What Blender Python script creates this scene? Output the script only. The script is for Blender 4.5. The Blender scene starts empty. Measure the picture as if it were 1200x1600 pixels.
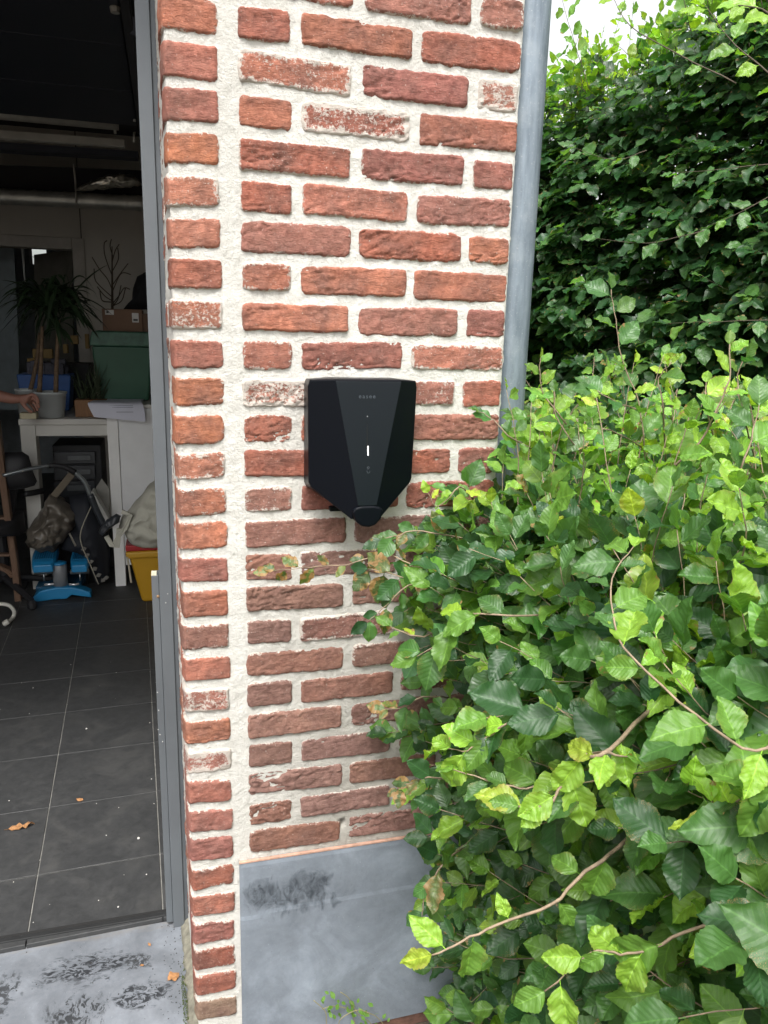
import bpy, bmesh, math, random
import numpy as np
from mathutils import Vector, Matrix, noise
random.seed(7); np.random.seed(7)
R = math.radians
scene = bpy.context.scene
C = scene.collection

# ------------------------------------------------------------------ camera
CAM = np.array([-0.00644, -1.33082, 1.34558]); YAW, PITCH, ROLL, FOC = 0.27384, 0.23208, -0.02771, 1200.0
_cy, _sy, _cp, _sp = math.cos(YAW), math.sin(YAW), math.cos(PITCH), math.sin(PITCH)
FWD = np.array([_sy*_cp, _cy*_cp, -_sp]); _r = np.array([_cy, -_sy, 0.0]); _d = np.cross(FWD, _r)
RGT = math.cos(ROLL)*_r + math.sin(ROLL)*_d; DWN = -math.sin(ROLL)*_r + math.cos(ROLL)*_d
cd = bpy.data.cameras.new('camera'); cam = bpy.data.objects.new('camera', cd); C.objects.link(cam)
cam.matrix_world = Matrix(((RGT[0], -DWN[0], -FWD[0], CAM[0]), (RGT[1], -DWN[1], -FWD[1], CAM[1]),
                           (RGT[2], -DWN[2], -FWD[2], CAM[2]), (0, 0, 0, 1)))
cd.sensor_fit = 'VERTICAL'; cd.sensor_height = 36.0; cd.lens = FOC/1600*36
cd.clip_start = 0.02; cd.clip_end = 500
scene.camera = cam
# ------------------------------------------------------------------ sky, sun, exposure
SUN_EL, SUN_AZ = 58, 200          # overcast: weak broad sun, high and a little to the front
w = bpy.data.worlds.new('World'); scene.world = w; w.use_nodes = True
nt = w.node_tree; nt.nodes.clear()
o_ = nt.nodes.new('ShaderNodeOutputWorld'); b_ = nt.nodes.new('ShaderNodeBackground')
s_ = nt.nodes.new('ShaderNodeTexSky'); s_.sky_type = 'NISHITA'; s_.sun_disc = False
s_.sun_elevation = R(SUN_EL); s_.sun_rotation = R(SUN_AZ); s_.dust_density = 5; s_.air_density = 1.5
h_ = nt.nodes.new('ShaderNodeHueSaturation'); h_.inputs['Saturation'].default_value = 0.12
nt.links.new(s_.outputs[0], h_.inputs['Color']); nt.links.new(h_.outputs[0], b_.inputs[0])
b_.inputs[1].default_value = 0.15; nt.links.new(b_.outputs[0], o_.inputs[0])
sl = bpy.data.lights.new('sun', 'SUN'); sl.energy = 1.5; sl.angle = R(18); sl.color = (1, .97, .92)
so = bpy.data.objects.new('sun', sl); C.objects.link(so)
# sun_rotation a: direction towards the sun is (sin a, cos a) in plan
sv = Vector((math.sin(R(SUN_AZ))*math.cos(R(SUN_EL)), math.cos(R(SUN_AZ))*math.cos(R(SUN_EL)), math.sin(R(SUN_EL))))
so.rotation_euler = sv.to_track_quat('Z', 'Y').to_euler()
vs = scene.view_settings; vs.view_transform = 'Standard'; vs.look = 'None'; vs.gamma = 1
vs.use_curve_mapping = False; vs.exposure = 1.1

# ------------------------------------------------------------------ survey: where the line of sight through a point of the photograph meets a real plane
def ray(u, v): return FWD + RGT*(u-600)/FOC + DWN*(v-800)/FOC
def Y(u, v, y):
    d = ray(u, v); p = CAM + d*((y-CAM[1])/d[1]); return Vector(p)
def Zp(u, v, z):
    d = ray(u, v); p = CAM + d*((z-CAM[2])/d[2]); return Vector(p)
def S(u, v, t): return Vector(CAM + ray(u, v)*t)

# ------------------------------------------------------------------ helpers
def tag(o, label=None, cat=None, group=None, kind=None):
    if label: o['label'] = label
    if cat: o['category'] = cat
    if group: o['group'] = group
    if kind: o['kind'] = kind
    return o
def thing(name, label, cat, loc=(0, 0, 0), group=None):
    o = bpy.data.objects.new(name, None); C.objects.link(o); o.location = loc
    o.empty_display_size = .05
    return tag(o, label, cat, group)
def par(o, p):
    if p is not None:
        o.parent = p
        q = p; m = Matrix.Identity(4); chain = []
        while q is not None: chain.append(q); q = q.parent
        for q in reversed(chain): m = m @ q.matrix_parent_inverse @ q.matrix_basis
        o.matrix_parent_inverse = m.inverted()
    return o
def link(name, me, m=None, p=None, smooth=False):
    o = bpy.data.objects.new(name, me); C.objects.link(o)
    if m is not None: me.materials.clear(); me.materials.append(m)
    if smooth:
        me.polygons.foreach_set('use_smooth', [True]*len(me.polygons))
    return par(o, p)
def mesh(name, V, F, m=None, p=None, smooth=False):
    me = bpy.data.meshes.new(name); me.from_pydata([tuple(v) for v in V], [], F); me.update()
    return link(name, me, m, p, smooth)
class MB:                                   # collects shapes into ONE mesh
    def __init__(s): s.V = []; s.F = []
    def add(s, V, F):
        n = len(s.V); s.V += [tuple(v) for v in V]; s.F += [tuple(i+n for i in f) for f in F]; return s
    def box(s, a, b):
        x0, y0, z0 = a; x1, y1, z1 = b
        return s.add([(x0,y0,z0),(x1,y0,z0),(x1,y1,z0),(x0,y1,z0),(x0,y0,z1),(x1,y0,z1),(x1,y1,z1),(x0,y1,z1)],
                     [(0,3,2,1),(4,5,6,7),(0,1,5,4),(1,2,6,5),(2,3,7,6),(3,0,4,7)])
    def prism(s, pts, dy):                  # polygon of points (any plane) extruded by a vector
        n = len(pts); d = Vector(dy)
        V = [Vector(p) for p in pts] + [Vector(p)+d for p in pts]
        F = [tuple(range(n)), tuple(range(2*n-1, n-1, -1))] + [((i+1) % n, i, i+n, (i+1) % n+n) for i in range(n)]
        return s.add(V, F)
    def tube(s, pts, r, n=8, cap=True):
        pts = [Vector(p) for p in pts]; rr = r if isinstance(r, (list, tuple)) else [r]*len(pts)
        V = []; F = []; up = None
        for i, p in enumerate(pts):
            t = (pts[min(i+1, len(pts)-1)]-pts[max(i-1, 0)]).normalized()
            if up is None: up = t.orthogonal().normalized()
            a = (up - t*up.dot(t)); a = a.normalized() if a.length > 1e-6 else t.orthogonal().normalized()
            up = a; b = t.cross(a)
            for k in range(n):
                w_ = 2*math.pi*k/n; V.append(p+(a*math.cos(w_)+b*math.sin(w_))*rr[i])
        for i in range(len(pts)-1):
            for k in range(n):
                F.append((i*n+k, i*n+(k+1) % n, (i+1)*n+(k+1) % n, (i+1)*n+k))
        if cap: F.append(tuple(range(n-1, -1, -1))); F.append(tuple((len(pts)-1)*n+k for k in range(n)))
        return s.add(V, F)
    def lathe(s, c, prof, n=24, ax='z'):    # prof: (radius, height)
        V = []; F = []
        for r, h in prof:
            for k in range(n):
                a = 2*math.pi*k/n
                V.append(Vector(c)+(Vector((r*math.cos(a), r*math.sin(a), h)) if ax == 'z' else Vector((r*math.cos(a), h, r*math.sin(a))) if ax == 'y' else Vector((h, r*math.cos(a), r*math.sin(a)))))
        for i in range(len(prof)-1):
            for k in range(n): F.append((i*n+k, i*n+(k+1) % n, (i+1)*n+(k+1) % n, (i+1)*n+k))
        F.append(tuple(range(n-1, -1, -1))); F.append(tuple((len(prof)-1)*n+k for k in range(n)))
        return s.add(V, F)
    def build(s, name, m, p=None, smooth=False, bevel=0, seg=2):
        me = bpy.data.meshes.new(name); me.from_pydata(s.V, [], s.F); me.update()
        bm = bmesh.new(); bm.from_mesh(me); bmesh.ops.recalc_face_normals(bm, faces=bm.faces)
        if bevel:
            es = [e for e in bm.edges if len(e.link_faces) == 2 and e.calc_face_angle(0) > .5]
            bmesh.ops.bevel(bm, geom=es, offset=bevel, segments=seg, affect='EDGES', profile=.5)
        bm.to_mesh(me); bm.free()
        return link(name, me, m, p, smooth)
def spline(P, n=6):
    P = [Vector(p) for p in P]; Q = [P[0]*2-P[1]]+P+[P[-1]*2-P[-2]]; out = []
    for i in range(1, len(Q)-2):
        for k in range(n):
            t = k/n; a, b, c, d = Q[i-1], Q[i], Q[i+1], Q[i+2]
            out.append(.5*((2*b)+(c-a)*t+(2*a-5*b+4*c-d)*t*t+(3*b-a-3*c+d)*t**3))
    out.append(P[-1]); return out

# ------------------------------------------------------------------ materials
class MT:
    def __init__(s, name):
        s.m = bpy.data.materials.new(name); s.m.use_nodes = True; s.t = s.m.node_tree
        s.p = s.t.nodes['Principled BSDF']; s.out = s.t.nodes['Material Output']
    def n(s, ty, **k):
        n = s.t.nodes.new('ShaderNode'+ty)
        for a, b in k.items(): setattr(n, a, b)
        return n
    def l(s, a, b): s.t.links.new(a, b)
    def coord(s, which='Object', scale=None):
        c = s.n('TexCoord'); o = c.outputs[which]
        if which == 'World': pass
        if scale:
            mp = s.n('Mapping'); mp.inputs['Scale'].default_value = scale; s.l(o, mp.inputs[0]); o = mp.outputs[0]
        return o
    def noise(s, co, sc, det=6, rough=.6, dist=0):
        n = s.n('TexNoise'); n.inputs['Scale'].default_value = sc; n.inputs['Detail'].default_value = det
        n.inputs['Roughness'].default_value = rough; n.inputs['Distortion'].default_value = dist
        s.l(co, n.inputs['Vector']); return n.outputs[0]
    def ramp(s, f, stops):
        r = s.n('ValToRGB'); e = r.color_ramp.elements
        while len(e) < len(stops): e.new(.5)
        for i, (p, c) in enumerate(stops):
            e[i].position = p; e[i].color = c if len(c) == 4 else (*c, 1)
        s.l(f, r.inputs[0]); return r.outputs[0]
    def mix(s, f, a, b, mode='MIX'):
        x = s.n('Mix', data_type='RGBA', blend_type=mode)
        for i, v in ((0, f), (6, a), (7, b)):
            if isinstance(v, (int, float)): x.inputs[i].default_value = v
            elif isinstance(v, (tuple, list)): x.inputs[i].default_value = (*v, 1) if len(v) == 3 else v
            else: s.l(v, x.inputs[i])
        return x.outputs[2]
    def math(s, op, a, b=0, c=0, clamp=False):
        x = s.n('Math', operation=op, use_clamp=clamp)
        for i, v in enumerate((a, b, c)):
            if isinstance(v, (int, float)): x.inputs[i].default_value = v
            else: s.l(v, x.inputs[i])
        return x.outputs[0]
    def bump(s, h, st=.3, d=.002, nrm=None):
        b = s.n('Bump'); b.inputs['Strength'].default_value = st; b.inputs['Distance'].default_value = d
        s.l(h, b.inputs['Height'])
        if nrm is not None: s.l(nrm, b.inputs['Normal'])
        return b.outputs[0]
    def set(s, **k):
        for a, v in k.items():
            i = s.p.inputs[a.replace('_', ' ')]
            if isinstance(v, (int, float)): i.default_value = v
            elif isinstance(v, (tuple, list)): i.default_value = (*v, 1) if len(v) == 3 else v
            else: s.l(v, i)
        return s
_plain = {}
def plain(name, col, rough=.5, metal=0, var=.15, sc=12, bump=0, spec=.5):
    if name in _plain: return _plain[name]
    m = MT(name); co = m.coord()
    n1 = m.noise(co, sc, 5)
    c = m.ramp(n1, [(.3, tuple(x*(1-var) for x in col)), (.7, tuple(min(1, x*(1+var)) for x in col))])
    m.set(Base_Color=c, Roughness=rough, Metallic=metal)
    m.p.inputs['Specular IOR Level'].default_value = spec
    if bump: m.set(Normal=m.bump(m.noise(co, sc*6, 4), .5, bump))
    _plain[name] = m.m; return m.m

def mat_brick():
    m = MT('brick'); co = m.coord(); oi = m.n('ObjectInfo')
    off = m.n('VectorMath', operation='ADD'); rv = m.n('CombineXYZ'); r10 = m.math('MULTIPLY', oi.outputs['Random'], 40)
    m.l(r10, rv.inputs[0]); m.l(r10, rv.inputs[2]); m.l(co, off.inputs[0]); m.l(rv.outputs[0], off.inputs[1]); co = off.outputs[0]
    big = m.noise(co, 18, 4, .6); mid = m.noise(co, 90, 5, .7, .4); fine = m.noise(co, 420, 4, .75)
    base = m.mix(m.ramp(big, [(.35, (0, 0, 0)), (.7, (1, 1, 1))]), oi.outputs['Color'], m.mix(.75, oi.outputs['Color'], (.20, .115, .095)))
    base = m.mix(m.ramp(mid, [(.38, (.75, .75, .75)), (.60, (0, 0, 0))]), base, m.mix(1.0, base, (.60, .55, .56), 'MULTIPLY'))
    base = m.mix(m.ramp(m.noise(co, 130, 4, .7, .8), [(.55, (0, 0, 0)), (.72, (.55, .55, .55))]), base, m.mix(1.0, base, (1.35, 1.45, 1.5), 'MULTIPLY'))
    base = m.mix(m.ramp(fine, [(.55, (0, 0, 0)), (.75, (.5, .5, .5))]), base, m.mix(1.0, base, (1.25, 1.25, 1.2), 'MULTIPLY'))
    # lime bloom: strongest at the edges (vertex attribute) and where the brick's own amount asks for it
    at = m.n('Attribute', attribute_name='edge')
    e = m.math('MULTIPLY', at.outputs['Fac'], .40)
    am = m.math('MULTIPLY', oi.outputs['Alpha'], .33)
    wn = m.math('ADD', m.math('MULTIPLY', m.noise(co, 30, 3), .35), m.math('MULTIPLY', m.noise(co, 190, 5, .75), .65))
    wsum = m.math('ADD', m.math('ADD', wn, e), am)
    mask = m.ramp(wsum, [(.74, (0, 0, 0)), (.80, (.9, .9, .9))])
    spk = m.ramp(m.math('ADD', m.noise(co, 260, 3, .8), m.math('MULTIPLY', am, .25)), [(.64, (0, 0, 0)), (.72, (.7, .7, .7))])
    mask = m.math('MAXIMUM', mask, spk)
    col = m.mix(mask, base, (.62, .57, .51))
    cr = m.n('TexNoise'); cr.noise_type = 'RIDGED_MULTIFRACTAL'; m.l(co, cr.inputs['Vector'])
    cr.inputs['Scale'].default_value = 45; cr.inputs['Detail'].default_value = 5; cr.inputs['Distortion'].default_value = .8
    an = m.noise(m.coord('Object', (.6, 1, 2.2)), 150, 4, .7, 1.2); b1 = m.bump(cr.outputs[0], .7, .0022); b2 = m.bump(an, .9, .0040, b1); b3 = m.bump(fine, .9, .0016, b2)
    base_ = None
    m.set(Base_Color=col, Roughness=.92, Normal=b3); m.p.inputs['Specular IOR Level'].default_value = .2
    return m.m
def mat_mortar():
    m = MT('lime_mortar'); co = m.coord()
    big = m.noise(co, 4, 4); mid = m.noise(co, 60, 5, .7); fine = m.noise(co, 520, 4, .8)
    c = m.ramp(big, [(.3, (.66, .64, .59)), (.7, (.80, .785, .74))])
    c = m.mix(m.ramp(mid, [(.35, (.45, .45, .45)), (.55, (0, 0, 0))]), c, m.mix(1., c, (.80, .79, .76), 'MULTIPLY'))
    c = m.mix(m.ramp(fine, [(.30, (.7, .7, .7)), (.45, (0, 0, 0))]), c, (.42, .40, .36))
    # damp grime and the hedge's shade painted into the lower right, with a ragged edge
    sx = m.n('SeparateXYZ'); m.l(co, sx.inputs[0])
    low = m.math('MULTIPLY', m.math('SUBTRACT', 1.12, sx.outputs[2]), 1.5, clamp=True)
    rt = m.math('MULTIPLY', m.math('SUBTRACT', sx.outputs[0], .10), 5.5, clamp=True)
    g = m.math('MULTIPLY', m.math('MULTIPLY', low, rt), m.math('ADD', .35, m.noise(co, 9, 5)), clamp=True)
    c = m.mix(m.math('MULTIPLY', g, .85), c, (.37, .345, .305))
    b = m.bump(fine, .9, .0022, m.bump(m.noise(co, 170, 4, .75), .9, .0045, m.bump(mid, .8, .004)))
    m.set(Base_Color=c, Roughness=.95, Normal=b); m.p.inputs['Specular IOR Level'].default_value = .15
    return m.m
def mat_zinc():
    m = MT('zinc'); co = m.coord('Object', (1, 1, .12)); c1 = m.coord()
    a = m.noise(co, 90, 5, .6); b = m.noise(c1, 14, 6, .7)
    c = m.ramp(a, [(.35, (.145, .178, .212)), (.65, (.225, .268, .31))])
    c = m.mix(m.ramp(b, [(.48, (0, 0, 0)), (.75, (.6, .6, .6))]), c, (.34, .38, .41))
    c = m.mix(m.ramp(m.noise(c1, 300, 3), [(.62, (0, 0, 0)), (.7, (.5, .5, .5))]), c, (.42, .43, .42))
    m.set(Base_Color=c, Roughness=m.ramp(b, [(.3, (.38,)*3), (.7, (.6,)*3)]), Metallic=.35, Normal=m.bump(b, .3, .002)); return m.m
def mat_bluestone(name, base=(.20, .235, .285), stains=None):
    m = MT(name); co = m.coord(); big = m.noise(co, 7, 6, .65, .5); mid = m.noise(co, 55, 5, .7); fine = m.noise(co, 330, 3, .8)
    c = m.ramp(big, [(.28, tuple(x*.70 for x in base)), (.5, base), (.75, tuple(x*1.55 for x in base))])
    c = m.mix(m.ramp(mid, [(.35, (.5,)*3), (.6, (0,)*3)]), c, m.mix(1., c, (.78, .8, .82), 'MULTIPLY'))
    c = m.mix(m.ramp(fine, [(.68, (0,)*3), (.73, (.75,)*3)]), c, (.55, .57, .57))
    c = m.mix(m.ramp(m.noise(co, 240, 3, .8), [(.27, (.8,)*3), (.32, (0,)*3)]), c, (.04, .045, .05))
    sx = m.n('SeparateXYZ'); m.l(co, sx.inputs[0])
    rough = .55
    for (ax1, ax2, cx, cz, rx, rz, st, col, sc, squash, lo, hi) in (stains or []):
        dx = m.math('DIVIDE', m.math('SUBTRACT', sx.outputs[ax1], cx), rx); dz = m.math('DIVIDE', m.math('SUBTRACT', sx.outputs[ax2], cz), rz)
        rad = m.math('SQRT', m.math('ADD', m.math('MULTIPLY', dx, dx), m.math('MULTIPLY', dz, dz)))
        cq = m.coord('Object', squash)
        rad = m.math('ADD', rad, m.math('MULTIPLY', m.math('SUBTRACT', m.noise(cq, sc*.42, 3, .6, .8), .5), 2.6))
        f = m.math('MULTIPLY', m.math('SUBTRACT', 1.15, rad), 2.2, clamp=True)
        br = m.ramp(m.noise(cq, sc, 5, .62, 1.1), [(lo, (.0,)*3), (hi, (1,)*3)])
        f = m.math('MULTIPLY', m.math('MULTIPLY', f, st), m.math('ADD', .12, m.math('MULTIPLY', br, .88)), clamp=True)
        c = m.mix(f, c, col)
    m.set(Base_Color=c, Roughness=rough, Normal=m.bump(fine, .35, .0006, m.bump(mid, .4, .0015))); return m.m
def mat_leaf():
    m = MT('leaf'); at = m.n('Attribute', attribute_name='Col'); uv = m.n('UVMap'); sx = m.n('SeparateXYZ'); m.l(uv.outputs[0], sx.inputs[0])
    u = m.math('ABSOLUTE', m.math('SUBTRACT', sx.outputs[0], .5)); v = sx.outputs[1]
    ph = m.math('SUBTRACT', m.math('MULTIPLY', v, 8.5), m.math('MULTIPLY', u, 4.2))
    tri = m.math('ABSOLUTE', m.math('SUBTRACT', m.math('FRACT', ph), .5))      # 0 at the vein, .5 between
    vein = m.math('SUBTRACT', 1, m.math('MULTIPLY', tri, 11), clamp=True)
    mid = m.math('SUBTRACT', 1, m.math('MULTIPLY', u, 34), clamp=True)
    vv = m.math('MAXIMUM', m.math('MULTIPLY', vein, .26), m.math('MULTIPLY', mid, .7))
    co = m.coord('Object'); n1 = m.noise(co, 60, 4); n2 = m.noise(co, 160, 4, .7)
    base = m.mix(m.ramp(n1, [(.35, (0,)*3), (.7, (.7,)*3)]), at.outputs['Color'], m.mix(1., at.outputs['Color'], (1.35, 1.2, .9), 'MULTIPLY'))
    base = m.mix(vv, base, m.mix(1., at.outputs['Color'], (2.1, 1.9, 1.7), 'MULTIPLY'))
    # brown, eaten-looking blotches on sick leaves: amount in the attribute's alpha, mostly at the rim
    rim = m.math('MULTIPLY', u, .5)
    bl = m.ramp(m.math('ADD', m.math('ADD', m.noise(co, 75, 4, .7), rim), m.math('MULTIPLY', at.outputs['Alpha'], .45)), [(.86, (0,)*3), (.93, (1,)*3)])
    base = m.mix(bl, base, m.mix(n2, (.20, .085, .03), (.42, .30, .14)))
    hgt = m.math('ADD', m.math('MULTIPLY', tri, 1.0), m.math('MULTIPLY', n2, .25))
    nb = m.bump(hgt, .45, .0012)
    m.set(Base_Color=base, Roughness=m.ramp(n2, [(.3, (.30,)*3), (.7, (.48,)*3)]), Normal=nb); m.p.inputs['Specular IOR Level'].default_value = .5
    tr = m.n('BsdfTranslucent'); m.l(m.mix(1., base, (2.4, 2.4, .8), 'MULTIPLY'), tr.inputs[0]); m.l(nb, tr.inputs[1])
    ms = m.n('MixShader'); ms.inputs[0].default_value = .36; m.l(m.p.outputs[0], ms.inputs[1]); m.l(tr.outputs[0], ms.inputs[2]); m.l(ms.outputs[0], m.out.inputs[0])
    return m.m
def mat_tile():
    m = MT('dark_floor_tile'); co = m.n('NewGeometry').outputs['Position']
    big = m.noise(co, 5, 6, .7, .8); mid = m.noise(co, 35, 6, .75, .5); fine = m.noise(co, 420, 3, .8)
    c = m.ramp(mid, [(.3, (.026, .027, .028)), (.7, (.050, .051, .052))])
    c = m.mix(m.ramp(big, [(.5, (0,)*3), (.75, (.55,)*3)]), c, (.085, .083, .078))
    c = m.mix(m.ramp(fine, [(.70, (0,)*3), (.74, (.6,)*3)]), c, (.22, .22, .20))
    m.set(Base_Color=c, Roughness=m.ramp(big, [(.3, (.5,)*3), (.7, (.72,)*3)]), Normal=m.bump(mid, .25, .001)); return m.m
def mat_wood(name, a, b):
    m = MT(name); co = m.coord('Object', (1, 1, .15)); n = m.noise(co, 70, 5, .6, 1.5)
    m.set(Base_Color=m.ramp(n, [(.3, a), (.7, b)]), Roughness=.65, Normal=m.bump(n, .3, .001)); return m.m

M_brick, M_mortar, M_zinc, M_leaf, M_tile = mat_brick(), mat_mortar(), mat_zinc(), mat_leaf(), mat_tile()
M_twig = plain('bark', (.25, .185, .125), .8, 0, .35, 80, .001)
M_twigd = plain('old_bark', (.085, .065, .045), .85, 0, .3, 60, .001)

# ------------------------------------------------------------------ setting: ground, floor, sill
g = mesh('ground', [(-60, -60, -.16), (60, -60, -.16), (60, 60, -.16), (-60, 60, -.16)], [(0, 1, 2, 3)],
         plain('soil', (.075, .058, .042), .95, 0, .4, 20, .01))
tag(g, kind='structure')
# garage floor: 30 cm tiles laid a touch off square
FZ = -.05; ang = R(2.4); ox, oy = -.381, .553
fl = tag(bpy.data.objects.new('floor', None), kind='structure'); C.objects.link(fl); fl.location = (ox, oy, FZ)
mesh('grout', [(-3.1, .345, FZ-.0025), (.495, .345, FZ-.0025), (.495, 4.19, FZ-.0025), (-3.1, 4.19, FZ-.0025)], [(0, 1, 2, 3)], plain('grout', (.20, .195, .18), .9, 0, .3, 30), fl)
TS = .304; tb = MB(); tb.box((.0015, .0015, -.012), (TS-.0015, .2985, 0)); t0 = tb.build('tile', M_tile, None, bevel=.0008, seg=1)
tme = t0.data; bpy.data.objects.remove(t0)
rot = Matrix.Rotation(ang, 4, 'Z')
for i in range(-8, 4):
    for j in range(0, 17):
        p = Vector((ox, oy, FZ)) + rot @ Vector((i*TS, j*.3, 0))
        if p.x < -3.0 or p.x > .22 or p.y > 3.9: continue
        o = link('tile', tme, None, fl); o.matrix_basis = Matrix.Translation(p) @ rot @ Matrix.Rotation(random.uniform(-.002, .002), 4, 'Y')
# first, cut row up to the threshold
tb = MB(); tb.box((.0015, .06, -.012), (TS-.0015, .2985, 0)); t0 = tb.build('tile', M_tile, None, bevel=.0008, seg=1); cut = t0.data; bpy.data.objects.remove(t0)
for i in range(-8, 3):
    p = Vector((ox, oy, FZ)) + rot @ Vector((i*TS, -.3, 0))
    o = link('tile', cut, None, fl); o.matrix_basis = Matrix.Translation(p) @ rot

prints = [(0, 1, -.105, .115, .062, .035, .97, (.022, .024, .028), 62, (1, 1.3, 1), .46, .52),
          (0, 1, -.235, .225, .085, .040, .97, (.022, .024, .028), 55, (1, 1.8, 1), .47, .53),
          (0, 1, -.245, .10, .060, .045, .95, (.028, .03, .033), 60, (1.7, 1, 1), .48, .54),
          (0, 1, -.40, .20, .035, .05, .9, (.03, .032, .035), 60, (1, 1, 1), .48, .54),
          (0, 1, -.12, .215, .03, .022, .9, (.03, .032, .035), 80, (1, 1, 1), .47, .52),
          (0, 1, -.25, .325, .5, .022, .6, (.20, .175, .14), 30, (1, 3, 1), .40, .75)]
sb = MB(); n = 36
sb.box((-3.2, -.12, -.16), (-.004, .328, FZ-.012))
sill = sb.build('door_sill', mat_bluestone('sill_bluestone', (.170, .184, .205), prints), None, bevel=.004)
tag(sill, kind='structure')
th = thing('threshold_strip', 'dark metal threshold strip between the tiled garage floor and the grey stone sill', 'threshold', (-.5, .335, FZ))
MB().box((-3.1, .3285, -.075), (-.047, .341, FZ+.004)).build('rail', plain('dark_metal', (.035, .036, .037), .55, .4), th, bevel=.001)
MB().box((-3.1, .3415, -.075), (-.047, .352, FZ+.0015)).build('seal', plain('rubber', (.015, .015, .015), .8), th)

# ------------------------------------------------------------------ brick pillar
J, SP, X0, WQ, Z0, H = .012, .19843, .11088, .08422, 1.80, .0625
XR = .5885
pil = thing('brick_pillar', 'red hand-moulded brick pillar with thick white lime joints beside the open garage', 'wall', (.3, .1, -.12))
def brick_mesh(w, h, seed, proud=.0045, crease=1., dep=.03, side=0.):
    """hand-moulded brick face: width w (x), height h (z) centred on 0; front towards -y; side>0: the left end face runs back by that length"""
    nx = max(14, int(w/.0030)); nz = 18
    rnd = random.Random(seed); so_ = Vector((rnd.uniform(0, 90), rnd.uniform(0, 90), rnd.uniform(0, 90)))
    cr = rnd.uniform(.006, .020); rk = rnd.uniform(.10, .26); tilt = rnd.uniform(-.0012, .0012); bend = rnd.uniform(-.0015, .0015)
    dirc = rnd.uniform(-.6, .6); V = []; E = []; F = []; ex = rnd.uniform(3.4, 6)
    for iz in range(nz+1):
        t = -1+2*iz/nz; t = math.copysign(abs(t)**.8, t)
        for ix in range(nx+1):
            s = -1+2*ix/nx; s = math.copysign(abs(s)**.92, s)
            # outline: rounded ends and a wandering edge
            x = s*w/2; z = t*h/2
            kx = min(1, (1-abs(s))*w/2/cr); kz = min(1, (1-abs(t))*h/2/cr)
            if not (side and s < 0):
                z *= 1-rk*(1-kx)**2; x *= 1-(.05*min(1, .09/w))*(1-kz)**2
            z += bend*math.sin(s*1.8)
            pn = Vector((x*1., 0, z))*55+so_
            ed = max((1-kx)*(0 if side and s < 0 else 1), (1-kz))
            x += (noise.noise(pn*1.2)*.0020+noise.noise(pn*3.1)*.0013)*ed; z += (noise.noise(pn*1.2+Vector((7, 3, 1)))*.0026+noise.noise(pn*3.1+Vector((2, 3, 1)))*.0016)*ed
            q = Vector((x*26+z*dirc*60, 0, z*95-x*dirc*22))+so_
            wv = noise.noise(q*.5)*2.2
            a = noise.noise(q+Vector((wv, 0, wv)))
            rid = (1-abs(a)*2.6)
            rid = max(0, rid)**3; a2 = noise.noise(q*1.9+Vector((3, 1, wv))); rid2 = max(0, 1-abs(a2)*3)**2
            lump = noise.noise(Vector((x*30, 0, z*30))+so_)
            gate = max(0, .35+1.5*noise.noise(q*.22+Vector((9, 9, 9)))); n5 = noise.noise(Vector((x*.8, 0, z*1.3))*190+so_)
            y = -proud-lump*.0022+rid*.0042*crease*gate+rid2*.0016*crease*(.3+gate) - n5*.0011 - noise.noise(Vector((x, 0, z))*75+so_)*.0012
            e2 = (1-min(1, (1-abs(t))*h/2/.006))
            e1 = 0 if (side and s < 0) else (1-min(1, (1-abs(s))*w/2/.006))
            f = 1-(1-e1**2.2)*(1-e2**2.2)
            y = y*(1-f)+.005*f
            if side and s < 0:                         # rounded arris on the open corner
                rr = .007; dx = (x+w/2)
                if dx < rr: y += rr-math.sqrt(max(0, rr*rr-(rr-dx)**2))
            V.append((x, y+tilt*s, z)); E.append(max(e1, e2, .6*ed))
    W = nx+1
    for iz in range(nz):
        for ix in range(nx): F.append((iz*W+ix, iz*W+ix+1, (iz+1)*W+ix+1, (iz+1)*W+ix))
    def add(x, y, z, e): V.append((x, y, z)); E.append(e); return len(V)-1
    if side:                                            # continue the skin round the corner along the reveal
        prev = [iz*W for iz in range(nz+1)]; ns = 14
        for k in range(1, ns+1):
            d = .007+(side-.007)*k/ns; cur = []
            for iz in range(nz+1):
                t = -1+2*iz/nz; z = t*h/2; e = 1-min(1, (1-abs(t))*h/2/.006); e2 = 1-min(1, (1-k/ns)*side/.006); f = 1-(1-e**2.2)*(1-e2**2.2)
                bx = -w/2-.0022-noise.noise(Vector((d*40, 3, z*60))+so_)*.0022-.002*(1-f)+.006*f
                cur.append(add(bx, d, z+noise.noise(Vector((d*60, 5, z))+so_)*.0012, max(e, e2)))
            for iz in range(nz): F.append((cur[iz], prev[iz], prev[iz+1], cur[iz+1]))
            prev = cur
    # back: closed into the joint
    ring = [ix for ix in range(W)]+[iz*W+nx for iz in range(1, nz+1)]+[nz*W+ix for ix in range(nx-1, -1, -1)]
    if not side: ring += [iz*W for iz in range(nz-1, 0, -1)]
    bk = [add(V[i][0]*.97, dep, V[i][2]*.97, 1) for i in ring]
    m_ = len(ring)
    for k in range(m_ if not side else m_-1): F.append((ring[(k+1) % m_], ring[k], bk[k], bk[(k+1) % m_]))
    F.append(tuple(bk) if True else ())
    me = bpy.data.meshes.new('brick'); me.from_pydata(V, [], F); me.update()
    at = me.attributes.new('edge', 'FLOAT', 'POINT'); at.data.foreach_set('value', E)
    me.polygons.foreach_set('use_smooth', [True]*len(me.polygons)); me.materials.append(M_brick)
    return me
REDS = [(.385, .142, .094), (.355, .128, .086), (.40, .162, .108), (.33, .132, .10), (.42, .168, .108), (.32, .118, .082), (.36, .160, .118)]
DULL = [(.275, .155, .122), (.30, .165, .130), (.255, .148, .122), (.29, .145, .108)]
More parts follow.
